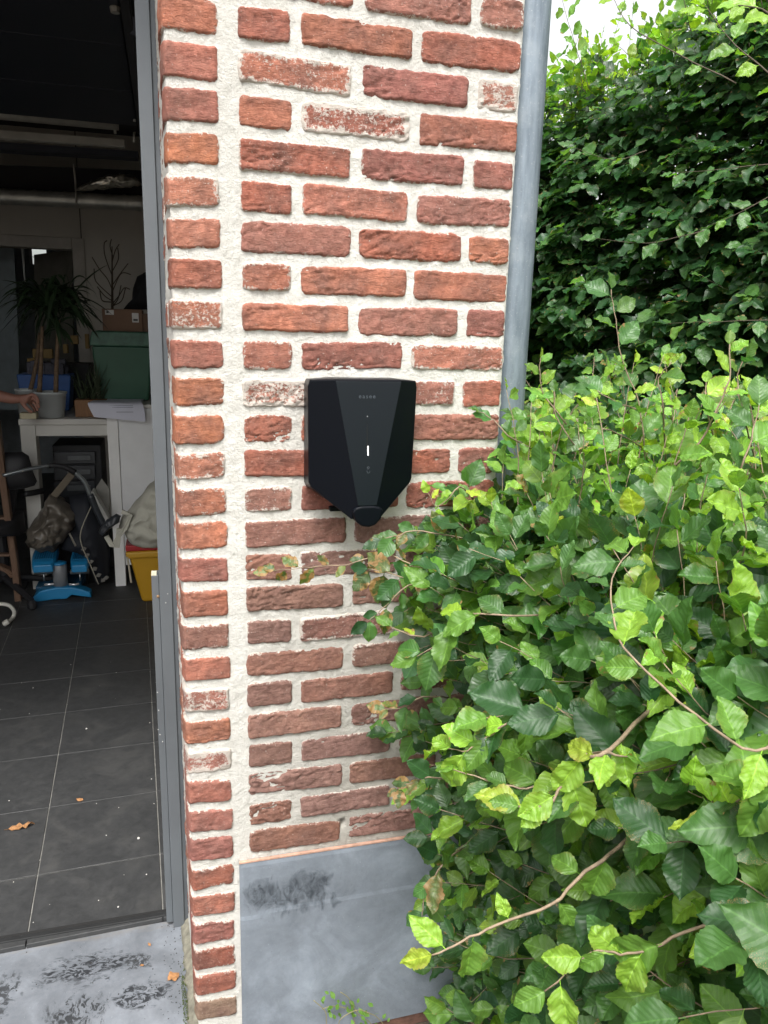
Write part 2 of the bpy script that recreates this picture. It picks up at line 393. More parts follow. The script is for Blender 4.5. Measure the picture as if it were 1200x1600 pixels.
ORNG = [(.46, .180, .102), (.42, .165, .105), (.40, .160, .114), (.45, .190, .122), (.40, .152, .10), (.38, .160, .122)]
seed = 100
def put_brick(x, z, w, col, bloom, side=0., crease=1., h=None, yaw=0., y=0., dep=.03):
    global seed; seed += 1; rnd = random.Random(seed*3)
    me = brick_mesh(w+rnd.uniform(-.003, .002), (h or rnd.uniform(.0485, .0535)), seed, rnd.uniform(.0030, .0058), crease*rnd.uniform(.35, 1.25), dep, side)
    o = bpy.data.objects.new('brick', me); C.objects.link(o); par(o, pil)
    k = rnd.uniform(1.0, 1.30); o.color = (col[0]*k, col[1]*k, col[2]*k*rnd.uniform(.94, 1.08), bloom)
    o.matrix_basis = Matrix.Translation((x+rnd.uniform(-.0012, .0012), y, z+rnd.uniform(-.0012, .0012))) @ Matrix.Rotation(rnd.uniform(-.012, .012), 4, 'Y') @ Matrix.Rotation(yaw, 4, 'Z')
    return o
bloom_at = {(1, 0): .55, (2, 1): .68, (1, 2): .75, (9, 0): .8, (9, 1): .55, (8, 2): .4, (3, 0): .35, (12, 0): .3, (16, 1): .45, (17, 1): .2, (14, 1): .3}
for k in range(-12, 24):
    A = (k % 2 == 0); z = Z0-H*k
    hh = SP/2-J; ss = SP-J
    xs = [(X0, hh), (X0+SP/2, ss), (X0+SP*1.5, ss-.008)] if A else [(X0, ss), (X0+SP, ss), (X0+2*SP, hh-.008)]
    for i, (x, wd) in enumerate(xs):
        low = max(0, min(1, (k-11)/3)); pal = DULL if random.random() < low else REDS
        bl = bloom_at.get((k, i), random.choice([0, 0, .05, .12, .2]))
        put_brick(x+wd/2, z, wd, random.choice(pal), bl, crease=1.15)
QB = {1: .1, 7: .62, 18: .75, 20: .7, 4: .3, 11: .3, 12: .2}
for k in range(-12, 30):
    z = Z0-H*k
    col = random.choice(ORNG) if k < 24 else random.choice(REDS)
    if k in (16,): col = (.27, .135, .105)
    if k == 29: col = (.24, .17, .125)
    if k in (2, 21): col = (.40, .165, .115)
    put_brick(WQ/2, z, WQ-.001, col, QB.get(k, random.choice([0, .05, .15])), side=.188, crease=.55)
# reveal: the second brick of every course, seen edge-on from the drive
for k in range(-12, 30):
    put_brick(-.0015, Z0-H*k, .092, random.choice(REDS+DULL), .25, yaw=-math.pi/2+.04, y=.248, dep=.02)
# mortar: a rough sheet over the whole front, the reveal and the outer corner, one piece
HOLE = Y(534, 1287, 0)
def mortar():
    prof = [(-.0085+.0, .300), (-.0062, .24), (-.0042, .17), (-.0028, .10), (-.0008, .05), (.0010, .022), (.0020, .010), (.0040, .0025)]
    nxs = int((XR-.008)/.004); prof += [(.008+(XR-.012)*i/nxs, .0002) for i in range(nxs)]
    prof += [(XR-.002, .0015), (XR, .006), (XR, .03), (XR, .08), (XR, .15), (XR, .30)]
    zs = np.arange(-.14, 2.602, .0045); V = []; F = []
    for z in zs:
        for (x, y) in prof:
            p = Vector((x, y, z)); n1 = noise.noise(p*38)*.0014+noise.noise(p*110)*.0011
            if y < .004:
                dy = n1; 
                d = math.hypot(x-HOLE.x, (z-HOLE.z)*.75); dy += .022*max(0, 1-d/.0085)**.6 if d < .0085 else 0
                if .084 < x < .112 and z > .33: dy -= .0006
                V.append((x, y+dy, z))
            elif x > .3: V.append((x+n1*2.2, y, z))
            else: V.append((x-n1*1.2+.0008, y, z))
    W = len(prof); 
    for i in range(len(zs)-1):
        for j in range(W-1): F.append((i*W+j, i*W+j+1, (i+1)*W+j+1, (i+1)*W+j))
    n0 = len(V); a = [0, W-1, (len(zs)-1)*W+W-1, (len(zs)-1)*W]
    F.append(tuple([ (len(zs)-1)*W+j for j in range(W)])); F.append((a[0], a[3], a[2], a[1]))
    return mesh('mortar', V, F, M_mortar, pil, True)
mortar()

# bluestone slab let into the foot of the pillar
stain = [(0, 2, .200, .236, .088, .045, .90, (.03, .037, .047), 60, (1.2, 1, .7), .28, .66),
         (0, 2, .29, .05, .12, .05, .4, (.13, .15, .18), 20, (1, 1, 1), .5, .8)]
slab = thing('stone_slab', 'blue-grey stone plinth slab with dark smudge at the foot of the brick pillar', 'stone slab', (.34, -.02, -.12))
nx, nz = 60, 52; V = []; F = []; a, b, c_, d_ = .0915, .592, -.125, .322
for iz in range(nz+1):
    for ix in range(nx+1):
        x = a+(b-a)*ix/nx; z = c_+(d_-c_)*iz/nz; p = Vector((x, 0, z)); e = min(x-a, d_-z)
        arc = .232-.028-.16*(x-.09)**2+.24*(x-.09)*.35
        y = -.0095+noise.noise(p*9)*.0009+.0012*max(0, 1-e/.004)+.0007*math.tanh((z-arc+.006)/.0012)
        V.append((x, y, z))
W = nx+1
for iz in range(nz):
    for ix in range(nx): F.append((iz*W+ix, iz*W+ix+1, (iz+1)*W+ix+1, (iz+1)*W+ix))
ring = list(range(W))+[iz*W+nx for iz in range(1, nz+1)]+[nz*W+ix for ix in range(nx-1, -1, -1)]+[iz*W for iz in range(nz-1, 0, -1)]
n0 = len(V); V += [(V[i][0], .004 if False else -.0035, V[i][2]) for i in ring]; m_ = len(ring)
F += [(ring[(k+1) % m_], ring[k], n0+k, n0+(k+1) % m_) for k in range(m_)]
mesh('slab', V, F, mat_bluestone('slab_bluestone', (.19, .216, .250), stain), slab, False)
rg = MB(); zz = .3235
rg.box((.0915, -.0085, zz), (.592, -.0020, zz+.0030)).build('top_edge', plain('terracotta_bedding', (.45, .27, .20), .9, 0, .3, 60, .001), slab)
pl = tag(MB().box((.10, -.004, -.16), (.61, .02, -.128)).build('foundation_brick', plain('wet_brick', (.14, .07, .05), .9, 0, .4, 40, .003), None, bevel=.003),
         'rusty brown brick footing just under the stone slab', 'brick footing')

# weathered debris line at the foot of the reveal
# ------------------------------------------------------------------ zinc downpipe
dp = thing('downpipe', 'blue-grey zinc downpipe running down the right corner of the brick pillar', 'pipe', (.633, .045, -.1))
pb = MB(); pb.tube([(.623+noise.noise(Vector((0, 0, z*2)))*.0012, .055, z) for z in np.arange(-.1, 2.61, .09)], .035, 32); pb.build('pipe', M_zinc, dp, True)
for z in (2.15, .35):
    b = MB(); b.lathe((.623, .055, z), [(.0355, -.012), (.0375, -.010), (.0375, .010), (.0355, .012)], 32); b.build('clip', M_zinc, dp, True)

# ------------------------------------------------------------------ EV charger
M_blk = plain('black_plastic', (.0022, .0032, .0055), .36, 0, .08, 3, 0, .16)
M_pan = plain('front_panel_plastic', (.0045, .0070, .0098), .36, 0, .04, 2, 0, .22)
ch = thing('wall_charger', 'black faceted car charger with small lit line mounted on the brick pillar', 'charger', (.311, 0, 1.14))
cx, zt = .3105, 1.2655
def P(x, y, z): return Vector((cx+x*.001, -.006-y*.001, zt+z*.001))
def outline(sc=1., corner=11):
    base = [(-53, 0), (-92, -3), (-95, -14), (-94.5, -186), (-91, -194), (-26, -240), (26, -240), (90, -191), (93.5, -183), (95, -14), (92, -3), (60, 0)]
    return base
OB = outline()
body = bmesh.new()
front = {  # y (towards the viewer) of the rim
}
def rimy(x, z): return 42+18*max(0, 1-abs(x)/95)*1.0
vb = [body.verts.new(P(x*.99, 0, z*.985-1)) for x, z in OB]
vr = []
for x, z in OB:
    y = 68+.57*(x+53)+.005*z if x < 0 else 68-.57*(x-60)+.0213*z
    vr.append(body.verts.new(P(x*(.985 if z < -180 else 1), y, z+(0 if z > -180 else 9 if abs(x) > 30 else 4))))
# centre panel corners
pa = [(-53, 68, 0), (60, 68, 0), (17, 88, -212), (-16, 88, -212)]
pv = [vr[0], vr[11], body.verts.new(P(*pa[2])), body.verts.new(P(*pa[3]))]
n = len(OB)
for i in range(n): body.faces.new((vr[i], vr[(i+1) % n], vb[(i+1) % n], vb[i]))
body.faces.new(vb)
# left facet, right facet, bottom, centre
body.faces.new((vr[0], vr[1], vr[2], vr[3], vr[4], vr[5], pv[3]))
body.faces.new((vr[11], pv[2], vr[6], vr[7], vr[8], vr[9], vr[10]))
body.faces.new((pv[3], vr[5], vr[6], pv[2])); body.faces.new((pv[0], pv[3], pv[2], pv[1]))
bmesh.ops.recalc_face_normals(body, faces=body.faces)
es = [e for e in body.edges if e.verts[0] in vr and e.verts[1] in vr and e.calc_face_angle(0) > .3]
bmesh.ops.bevel(body, geom=es, offset=.0025, segments=3, affect='EDGES', profile=.5, clamp_overlap=True)
me = bpy.data.meshes.new('housing'); body.to_mesh(me); body.free(); link('housing', me, M_blk, ch)
# front panel: thin raised plate on the centre facet
pn = (Vector(P(*pa[1]))-Vector(P(*pa[0]))).cross(Vector(P(*pa[3]))-Vector(P(*pa[0]))).normalized()
if pn.y > 0: pn = -pn
c0 = [P(*p)+pn*.0002 for p in [(-53, 68, -4), (60, 68, -4), (17, 88, -211), (-16, 88, -211)]]
pb = MB(); pb.prism(c0, pn*.0016); panel = pb.build('front_panel', M_pan, ch, bevel=.0006)
def onpanel(x, z, h=0.):       # panel coordinates in mm
    k = (z+1)/(-211); y = 68+20*k; return P(x, y, z)+pn*(.0019+h)
ux = Vector((1, 0, 0)); uz = pn.cross(ux).normalized(); uz = uz if uz.z > 0 else -uz
def plate(pts, name, m, p, th=.0004):
    return MB().prism([onpanel(x, z) for x, z in pts], pn*th).build(name, m, p)
M_led = MT('lit_line'); M_led.set(Base_Color=(1, 1, 1)); M_led.p.inputs['Emission Color'].default_value = (1, .96, .98, 1); M_led.p.inputs['Emission Strength'].default_value = 1.0
plate([(-.35, -73), (.35, -73), (.75, -112), (-.75, -112)], 'light_slot', plain('slot', (.002, .002, .002), .3), panel)
def cap(x, z0, z1, r, n=8): return [(x+r*math.cos(a), z0+r*math.sin(a)) for a in [math.pi*i/n for i in range(n+1)]]+[(x+r*math.cos(a), z1+r*math.sin(a)) for a in [math.pi+math.pi*i/n for i in range(n+1)]]
plate(cap(1.4, -111, -125, .95), 'status_light', M_led.m, panel, .0005)
plate([(1.0*math.cos(a)+.5, -61+1.0*math.sin(a)) for a in [i*math.pi/4 for i in range(8)]], 'sensor_dot', plain('dot', (.35, .36, .38), .4), panel)
M_eng = plain('engraved_mark', (.07, .085, .10), .3, .2)
def text(body, size, x, z, name, p):
    cu = bpy.data.curves.new(name, 'FONT'); cu.body = body; cu.size = size; cu.extrude = .0002; cu.align_x = 'CENTER'; cu.space_character = 1.35
    cu.resolution_u = 3; o = bpy.data.objects.new(name, cu); me = bpy.data.meshes.new_from_object(o)
    bpy.data.objects.remove(o); bpy.data.curves.remove(cu)
    q = onpanel(x, z, .0002); mt = Matrix(((ux.x, uz.x, pn.x, q.x), (ux.y, uz.y, pn.y, q.y), (ux.z, uz.z, pn.z, q.z), (0, 0, 0, 1)))
    me.transform(mt); return link(name, me, M_eng, p)
text('easee', .0098, 0.2, -31, 'logo', panel)
mk = MB()
for cz_, a0, a1, r in ((-147.2, -20, 200, 1.9), (-149.6, 15, 165, 1.1), (-153.2, 150, 390, 2.6)):
    mk.tube([onpanel(2.2+r*math.cos(R(a)), cz_+r*math.sin(R(a))) for a in np.linspace(a0, a1, 14)], .00028, 5)
mk.build('symbol', M_eng, panel)
# socket flap
sk = MB(); prof = [(-26, -222), (-21, -216), (-10, -213.5), (12, -213.5), (23, -216), (28, -221), (25, -236), (16, -247), (4, -251), (-9, -249), (-20, -240)]
lo = [P(x*.98, 58, z) for x, z in prof]; hi = [P(x, 92, z+2) for x, z in prof]
n = len(prof); sk.add(lo+hi, [tuple(range(n)), tuple(range(2*n-1, n-1, -1))]+[(i, (i+1) % n, n+(i+1) % n, n+i) for i in range(n)])
sk.build('socket_cover', M_blk, ch, bevel=.0035, seg=3)
MB().box(P(-50, 20, -236), P(-26, 6, -228)).build('cable_clip', M_blk, ch, bevel=.001)

# ------------------------------------------------------------------ garage door frame
M_fr = plain('grey_paint', (.125, .138, .150), .42, .25, .06, 9)
fr = thing('door_frame', 'grey painted steel door post against the brick reveal of the garage opening', 'door frame', (-.03, .3, FZ))
b = MB(); b.box((-.0435, .300, -.062), (-.0175, .36, 2.25)); b.build('post', M_fr, fr, bevel=.0015)
b = MB(); b.box((-.0172, .305, -.062), (-.0035, .34, 2.25)); b.build('stop_strip', plain('grey_paint_dark', (.10, .11, .12), .5, .2), fr, bevel=.001)
b = MB(); b.box((-.0590, .306, -.05), (-.0440, .345, .822)); rl = b.build('guide_rail', M_fr, fr, bevel=.001)
MB().box((-.0590, .3065, .8222), (-.0480, .335, .8245)).build('rail_cap', plain('cream_plastic', (.6, .56, .42), .5), rl)
M_steel = plain('steel', (.5, .48, .42), .3, .9)
b = MB(); c = Y(247, 932, .3055); b.lathe((c.x, .306, c.z), [(.0035, 0), (.0033, -.001), (.001, -.0018)], 12, 'y'); b.build('screw', plain('rusty_screw', (.35, .22, .12), .5, .7), fr)
b = MB()
for (u, v) in ((262, 928), (259, 942), (248, 1110), (247, 1140), (250, 1148), (254, 1159), (246, 1082)):
    q = Y(u, v, .299); b.lathe((q.x, .2995, q.z), [(.0013, 0), (.0010, -.0006)], 6, 'y')
sp = b.build('paint_speck', plain('pale_paint', (.5, .5, .48), .6), fr)
# concrete fillet where the reveal meets the sill
V = []; F = []; N = 26
for i in range(N+1):
    y = -.02+.34*i/N; nz_ = noise.noise(Vector((0, y*40, 0)))
    xw = .002-.012*max(0, y)/.3
    V += [(xw+.004, y, -.045+.008*nz_), (xw-.003, y, -.048+.006*nz_), (xw-.012-.006*nz_, y, -.058), (xw-.022-.01*nz_, y, -.0665), (xw+.004, y, -.0665)]
for i in range(N):
    for j in range(4): F.append((i*5+j, i*5+j+1, i*5+j+6, i*5+j+5))
F += [(0, 4, 3, 2, 1), tuple(N*5+j for j in range(5))]
tag(mesh('mortar_fillet', V, F, plain('dirty_mortar', (.19, .18, .14), .95, 0, .4, 60, .003), None, True), 'rough dirty mortar fillet where the brick reveal meets the stone sill', 'mortar fillet')
# moss
V = []; F = []
for i in range(420):
    y = random.choice([random.gauss(.03, .035), random.gauss(.11, .03)]); 
    if y < -.02 or y > .25: continue
    x = -.014-.01*random.random()-.012*y/.3; z = -.0615+.006*random.random(); r = random.uniform(.0008, .0022); n0 = len(V)
    a = random.uniform(0, 6.28); V += [(x+r*math.cos(a), y+r*math.sin(a), z), (x-r*math.sin(a), y+r*math.cos(a), z), (x, y, z+r*2.2)]; F.append((n0, n0+1, n0+2))
tag(mesh('moss', V, F, plain('moss_green', (.07, .095, .02), .9, 0, .5, 200)), 'thin crust of green moss along the foot of the brick reveal', 'moss', kind='stuff')

# ------------------------------------------------------------------ garage shell
M_wall = plain('garage_plaster', (.52, .50, .45), .9, 0, .08, 3)
M_dark = plain('dark_ceiling', (.05, .052, .058), .85, 0, .2, 5)
ga = thing('garage_building', 'dim plastered garage interior behind the brick pillar with an open doorway at the back', 'garage', (-1.2, 3, FZ))
BY = 4.2; BB_ = 6.5
L0, L1 = Y(113, 390, BY), Y(0, 380, BY); dxr, dzt = L0.x, L0.z      # doorway: right edge and head
wl = MB(); wl.box((dxr, BY, -.06), (.50, BY+.12, 2.55)); wl.box((-3.1, BY, dzt), (dxr, BY+.12, 2.55)); wl.box((-3.1, BY, -.06), (dxr-.95, BY+.12, dzt))
wl.build('back_wall', M_wall, ga)
wl = MB(); wl.box((-3.25, .36, -.06), (-3.1, BY+.12, 2.55)); wl.build('side_wall', M_wall, ga)
wl = MB(); wl.box((.50, .43, -.06), (.59, BB_, 2.62)); wl.build('side_wall', M_wall, ga)
wl = MB(); wl.box((-.0025, .362, -.06), (.588, .425, 2.55)); wl.build('front_wall', M_wall, ga)
wl = MB(); wl.box((-3.25, .0, 2.25), (-.0, .36, 2.62)); wl.box((-3.25, .0, -.16), (-2.6, .36, 2.25)); wl.build('front_lintel', plain('brick_far', (.33, .12, .08), .9), ga)
wl = MB(); wl.box((-3.25, .0, 2.62), (.60, BY+2.6, 2.72)); wl.build('roof', plain('roofing', (.1, .1, .1), .9), ga)
wl = MB(); wl.box((-3.1, .37, 2.50), (.499, BY, 2.55)); wl.build('ceiling', M_dark, ga)
tr = MB(); tr.box((dxr, BY-.018, FZ), (dxr+.075, BY-.001, dzt+.07)); tr.box((-3., BY-.018, dzt), (dxr-.001, BY-.001, dzt+.07)); tr.build('door_trim', plain('trim_white', (.42, .40, .36), .6), ga, bevel=.003)
q = Y(128, 400, BY); MB().box((q.x, BY-.006, FZ), (q.x+.006, BY+.001, 2.5)).build('panel_joint', plain('joint_dark', (.1, .095, .085), .9), ga)
# room beyond
BB = 6.4
rw = MB(); w0, w1 = Y(45, 388, BB), Y(78, 414, BB)
rw.box((-3.25, BY+.12, -.06), (-3.1, BB, 2.55)); rw.box((.495, BY+.12, -.06), (.4995, BB, 2.55))
rw.box((-3.25, BB, -.06), (w0.x, BB+.1, 2.55)); rw.box((w1.x, BB, -.06), (.499, BB+.1, 2.55)); rw.box((w0.x, BB, -.06), (w1.x, BB+.1, w1.z)); rw.box((w0.x, BB, w0.z+.25), (w1.x, BB+.1, 2.55))
rw.build('rear_room_wall', plain('rear_plaster', (.40, .44, .46), .85), ga)
MB().box((-3.25, BY, -.06), (.499, BB, -.052)).build('rear_floor', plain('rear_floor_grey', (.12, .12, .12), .8), ga)
MB().box((-3.25, BY+.12, 2.5), (.499, BB, 2.55)).build('rear_ceiling', M_wall, ga)
wf = MB(); wf.box((w0.x, BB-.02, w1.z), (w0.x+.025, BB, w0.z+.25)); wf.box((w1.x-.02, BB-.02, w1.z), (w1.x, BB, w0.z+.25)); wf.build('window_frame', plain('white_frame', (.7, .7, .68), .5), ga)
gls = MT('window_glass'); gls.set(Base_Color=(.9, .95, .93), Roughness=.02, Transmission_Weight=1.0)
MB().box((w0.x+.026, BB+.01, w1.z+.001), (w1.x-.021, BB+.014, w0.z+.249)).build('window_pane', gls.m, ga)
# pale sliding panel and grey door leaf seen through the doorway
d = thing('leaning_panel', 'tall blue-grey board standing in the back doorway at the left edge', 'board', Y(14, 640, 4.9))
MB().prism([Y(-40, 388, 4.9), Y(22, 388, 4.9), Y(30, 560, 4.9), Y(28, 640, 4.9), Y(-40, 640, 4.9)], (0, .03, 0)).build('board', plain('blue_grey_board', (.33, .40, .43), .6), d)
MB().prism([Y(33, 388, 4.86), Y(36.5, 388, 4.86), Y(40, 440, 4.86), Y(37.5, 440, 4.86)], (0, .02, 0)).build('pale_streak', plain('bright_strip', (.7, .74, .74), .5), d)  # narrow pale streak in front of the board
d = thing('room_door', 'dull grey inner door standing ajar inside the back doorway', 'door', Y(84, 640, 4.7))
MB().prism([Y(53, 398, 4.8), Y(113, 390, 4.6), Y(116, 640, 4.6), Y(56, 640, 4.8)], (0, .04, 0)).build('leaf', plain('door_leaf', (.17, .165, .14), .8), d)
# tree outside the small window
tv = MB()
for i in range(220):
    q = Vector((random.gauss((w0.x+w1.x)/2, .5), random.uniform(7.2, 8.4), random.uniform(1.2, 3.2))); r = .07
    tv.add([q+Vector((random.uniform(-r, r), random.uniform(-r, r), random.uniform(-r, r))) for _ in range(3)], [(0, 1, 2)])
tre = thing('garden_tree', 'small green tree glimpsed through the little back window', 'tree', ((w0.x+w1.x)/2, 7.8, -.16))
tv.build('crown', plain('tree_leaf', (.08, .16, .03), .6), tre); MB().tube([(w0.x, 7.8, -.16), (w0.x, 7.8, 2.0)], [.05, .03], 8).build('trunk', M_twigd, tre)

# ------------------------------------------------------------------ overhead sectional door, rails and duct
M_navy = plain('door_panel_navy', (.016, .020, .030), .5, .2, .1, 2)
M_rail = plain('galvanised', (.40, .39, .35), .5, .5, .15, 20)
dz = 2.17
sd = thing('overhead_door', 'dark blue sectional garage door drawn up under the ceiling', 'garage door', (-1.3, 1.4, dz))
for i, (y0, y1) in enumerate(((.40, .90), (.905, 1.40), (1.405, 1.90), (1.905, 2.42))):
    MB().box((-2.6, y0, dz), (-.10, y1, dz+.04)).build('panel', M_navy, sd, bevel=.004)
b = MB(); b.tube([(-2.6, 2.47, dz+.02), (-.18, 2.47, dz+.02)], .032, 12); b.build('bottom_seal', M_rail, sd, True)
b = MB(); q = Y(180, 15, 1.1); b.lathe((q.x, q.y, dz-.004), [(.012, -.01), (.014, .0), (.014, .004)], 10); b.build('roller', M_rail, sd)
rr = thing('door_track', 'galvanised door track and hanger rods at the top right of the garage opening', 'track', (-.09, 1.5, 2.1))
MB().box((-.095, .40, dz-.03), (-.07, 2.7, dz+.03)).build('track', plain('track_dark', (.03, .032, .035), .6, .3), rr, bevel=.003)
def rod(a, b2, r=.006, nm='hanger_rod', m=M_rail): return MB().tube([a, b2], r, 8).build(nm, m, rr, True)
rod(Y(176, 154, 2.55), Y(180, 209, 2.55)); rod(Y(177, 153, 2.55), Y(193, 155, 2.55)); rod(Y(214, 132, 2.3), Y(210, 190, 2.3)); rod(Y(210, 207, 2.3), Y(209, 222, 2.3)); 
b = MB(); a0, a1 = Y(208, 30, .9), Y(212, 58, .9); b.prism([Y(207, 26, .9), Y(212, 26, .9), Y(212, 56, .9), Y(203, 52, .9), Y(208, 47, .9)], (0, .01, 0)); b.build('bracket', plain('bracket_dark', (.04, .042, .05), .5, .5), rr)
b = MB(); b.prism([Y(-200, 187, 2.9), Y(195, 217.5, 2.9), Y(195, 229, 2.9), Y(-200, 202, 2.9)], (0, .05, 0))
bm_ = b.build('spring_tube', plain('tube_beige', (.42, .41, .36), .6), None, bevel=.003); tag(bm_, 'beige metal cross rail under the garage ceiling behind the raised door', 'rail')
b = MB(); b.prism([Y(-200, 208, 2.95), Y(216, 236, 2.95), Y(216, 246, 2.95), Y(-200, 221, 2.95)], (0, .10, 0)); tag(b.build('ceiling_beam', M_navy, None), 'dark blue beam below the cross rail at the garage ceiling', 'beam')
b = MB(); b.prism([Y(-200, 250, 3.5), Y(222, 266, 3.5), Y(222, 306, 3.5), Y(-200, 290, 3.5)], (0, .4, 0)); tag(b.build('ceiling_beam', plain('black_beam', (.012, .012, .013), .8), None), 'black boxed beam right above the spiral duct', 'beam')
du = thing('spiral_duct', 'grey spiral ventilation duct crossing the back of the garage', 'duct', Y(100, 312, 3.4))
a0, a1 = Y(-250, 294, 3.4), Y(240, 319, 3.4); b = MB(); N = 120
b.tube([a0.lerp(a1, i/N) for i in range(N+1)], [.040+(.0025 if i % 6 == 0 else 0) for i in range(N+1)], 14); b.build('duct', plain('galvanised_duct', (.42, .42, .38), .4, .6, .2, 10), du, True)
MB().tube([Y(115, 256, 3.36), Y(118, 286, 3.36), Y(119, 318, 3.34)], .005, 6).build('hanger', M_rail, du)
# crumpled foil duct on top
def blob(name, pts, depth, m, p=None, amp=.01, fr_=30, nseg=9, y=0, puff=None):
    """soft closed shape with a given outline (points on one plane) swelling towards and away from the viewer"""
    n = len(pts); c = sum((Vector(q) for q in pts), Vector())/n; V = []; F = []
    for side_ in (-1, 1):
        for k in range(nseg):
            t = 1-k/nseg; 
            for q in pts:
                v = c+(Vector(q)-c)*t; v.y += side_*depth*math.sqrt(max(0, 1-t*t)); 
                f = 1-t**6; n_ = 1-2*abs(noise.noise(v*fr_)); v += Vector((noise.noise(v*fr_*1.3)*.5, -n_*f*1.2+.5, noise.noise(v*fr_+Vector((5, 5, 5)))*.6))*amp
                V.append(v)
        V.append(c+Vector((0, side_*depth, 0)))
    B = n*nseg+1
    for s2 in (0, 1):
        o = s2*B
        for k in range(nseg-1):
            for i in range(n):
                f = (o+k*n+i, o+k*n+(i+1) % n, o+(k+1)*n+(i+1) % n, o+(k+1)*n+i); F.append(f if s2 else f[::-1])
        for i in range(n):
            f = (o+(nseg-1)*n+i, o+(nseg-1)*n+(i+1) % n, o+B-1); F.append(f if s2 else f[::-1])
    for i in range(n): F.append((i, (i+1) % n, B+(i+1) % n, B+i))
    return mesh(name, V, F, m, p, True)
def dense(pts, k=4):
    return [Vector(pts[i]).lerp(Vector(pts[(i+1) % len(pts)]), j/k) for i in range(len(pts)) for j in range(k)]
o = blob('foil_duct', dense([Y(118, 297, 3.3), Y(135, 286, 3.3), Y(160, 276, 3.3), Y(190, 271, 3.3), Y(216, 277, 3.3), Y(222, 287, 3.3), Y(205, 292, 3.3), Y(180, 291, 3.3), Y(160, 296, 3.3)], 3), .07, plain('foil', (.6, .58, .5), .28, .8, .3, 60), None, .022, 45)
tag(o, 'crumpled silver foil hose lying over the spiral duct near the door post', 'foil hose')

# ------------------------------------------------------------------ desk and what stands on it
M_white = plain('white_laminate', (.54, .53, .49), .5, 0, .05, 4)
DY = 2.9
dk = thing('desk', 'white desk with a solid right end panel below the green tub', 'desk', Y(110, 905, DY))
dt = Y(28, 664, DY); d2 = Y(226, 640, DY)
tl, trr = Y(28, 655, DY), Y(168, 656, DY)
b = MB(); b.box((tl.x, DY, tl.z-.03), (trr.x+.01, DY+.60, tl.z)); b.build('desktop', M_white, dk, bevel=.003)
q = Y(100, 681, DY+.02); b = MB(); b.box((tl.x+.02, DY+.02, q.z), (trr.x, DY+.045, tl.z-.031)); b.build('apron', M_white, dk)
a_, b2 = Y(33, 700, DY), Y(60, 700, DY); b = MB(); b.box((a_.x, DY+.01, FZ), (b2.x-.01, DY+.11, tl.z-.031)); b.build('leg', M_white, dk, bevel=.002)
a_, b2 = Y(170, 720, DY-.02), Y(187, 720, DY-.02); top = Y(200, 632, DY-.02)
b = MB(); b.box((a_.x, DY-.02, FZ), (b2.x, DY+.04, top.z-.02)); b.build('leg', plain('white_leg', (.78, .78, .76), .5, 0, .04), dk, bevel=.002)
pr = Y(228, 700, DY+.05); pbm = Y(200, 878, DY+.05); b = MB(); b.box((b2.x+.001, DY-.008, pbm.z), (pr.x+.05, DY+.02, top.z-.02)); b.build('end_panel', plain('white_panel', (.74, .75, .75), .5, 0, .04), dk, bevel=.002)
b = MB(); b.box((a_.x-.01, DY-.03, top.z-.018), (pr.x+.06, DY+.60, top.z)); b.build('side_top', M_white, dk, bevel=.003)
DT = tl.z; ST = top.z
# papers hanging over the corner
V = []; F = []; pA, pB = Y(150, 626, DY-.01), Y(224, 626, DY-.01)
for i in range(13):
    t = i/12
    for k in range(2):
        x = (pA.x if k == 0 else pB.x)-(.030*math.sin(t*2.9) if k == 0 else .006*math.sin(t*5))*1.2
        a = t*1.9
        if t < .45: y, z = DY+.16-t*.46, ST+.012
        else: y = DY-.047-.028*math.sin((t-.45)/.55*1.5); z = ST+.012-(.070 if k == 0 else .092)*((t-.45)/.55)**1.4+(.010*math.sin((t-.45)*5) if k == 0 else 0)
        V.append((x, y, z))
for i in range(12): F.append((2*i, 2*i+1, 2*i+3, 2*i+2))
n0 = len(V); V += [(a, b-.0, c-.004) for a, b, c in V]; F += [tuple(j+n0 for j in f[::-1]) for f in F]
pp = thing('papers', 'white printed papers drooping over the front edge of the desk', 'papers', (pA.x, DY, ST))
sheet = mesh('sheet', V, F, plain('paper', (.62, .63, .72), .7, 0, .03), pp, True)
b = MB()
for i, t in enumerate((.60, .66, .80)):
    y = DY-.047-.028*math.sin((t-.45)/.55*1.5)-.0015; z = ST+.012-.085*((t-.45)/.55)**1.4
    b.box((pA.x+.06+.02*i, y-.001, z-.002), (pB.x-.05, y, z+.001))
b.build('print_line', plain('ink', (.25, .26, .33), .7), pp)
# green storage tub with cardboard box on its lid
gy = 3.05
gt = thing('storage_tub', 'dark green plastic storage tub with lid on the right end of the desk', 'storage tub', Y(190, 618, gy))
M_green = plain('green_plastic', (.018, .085, .048), .45, 0, .1, 6)
def frust(b, p0, p1, z0, z1, y0, y1, ins=.0):
    V = [(p0[0], y0+ins, z0), (p0[1], y0+ins, z0), (p0[1], y1-ins, z0), (p0[0], y1-ins, z0), (p1[0], y0, z1), (p1[1], y0, z1), (p1[1], y1, z1), (p1[0], y1, z1)]
    return b.add(V, [(0, 3, 2, 1), (4, 5, 6, 7), (0, 1, 5, 4), (1, 2, 6, 5), (2, 3, 7, 6), (3, 0, 4, 7)])
q0, q1, q2, q3 = Y(153, 617, gy), Y(232, 617, gy), Y(143, 540, gy), Y(238, 540, gy); zl = Y(190, 518, gy).z
b = MB(); frust(b, (q0.x, q1.x), (q2.x, q3.x), ST+.002, q2.z, gy, gy+.38, .02); b.build('tub', M_green, gt, bevel=.012, seg=3)
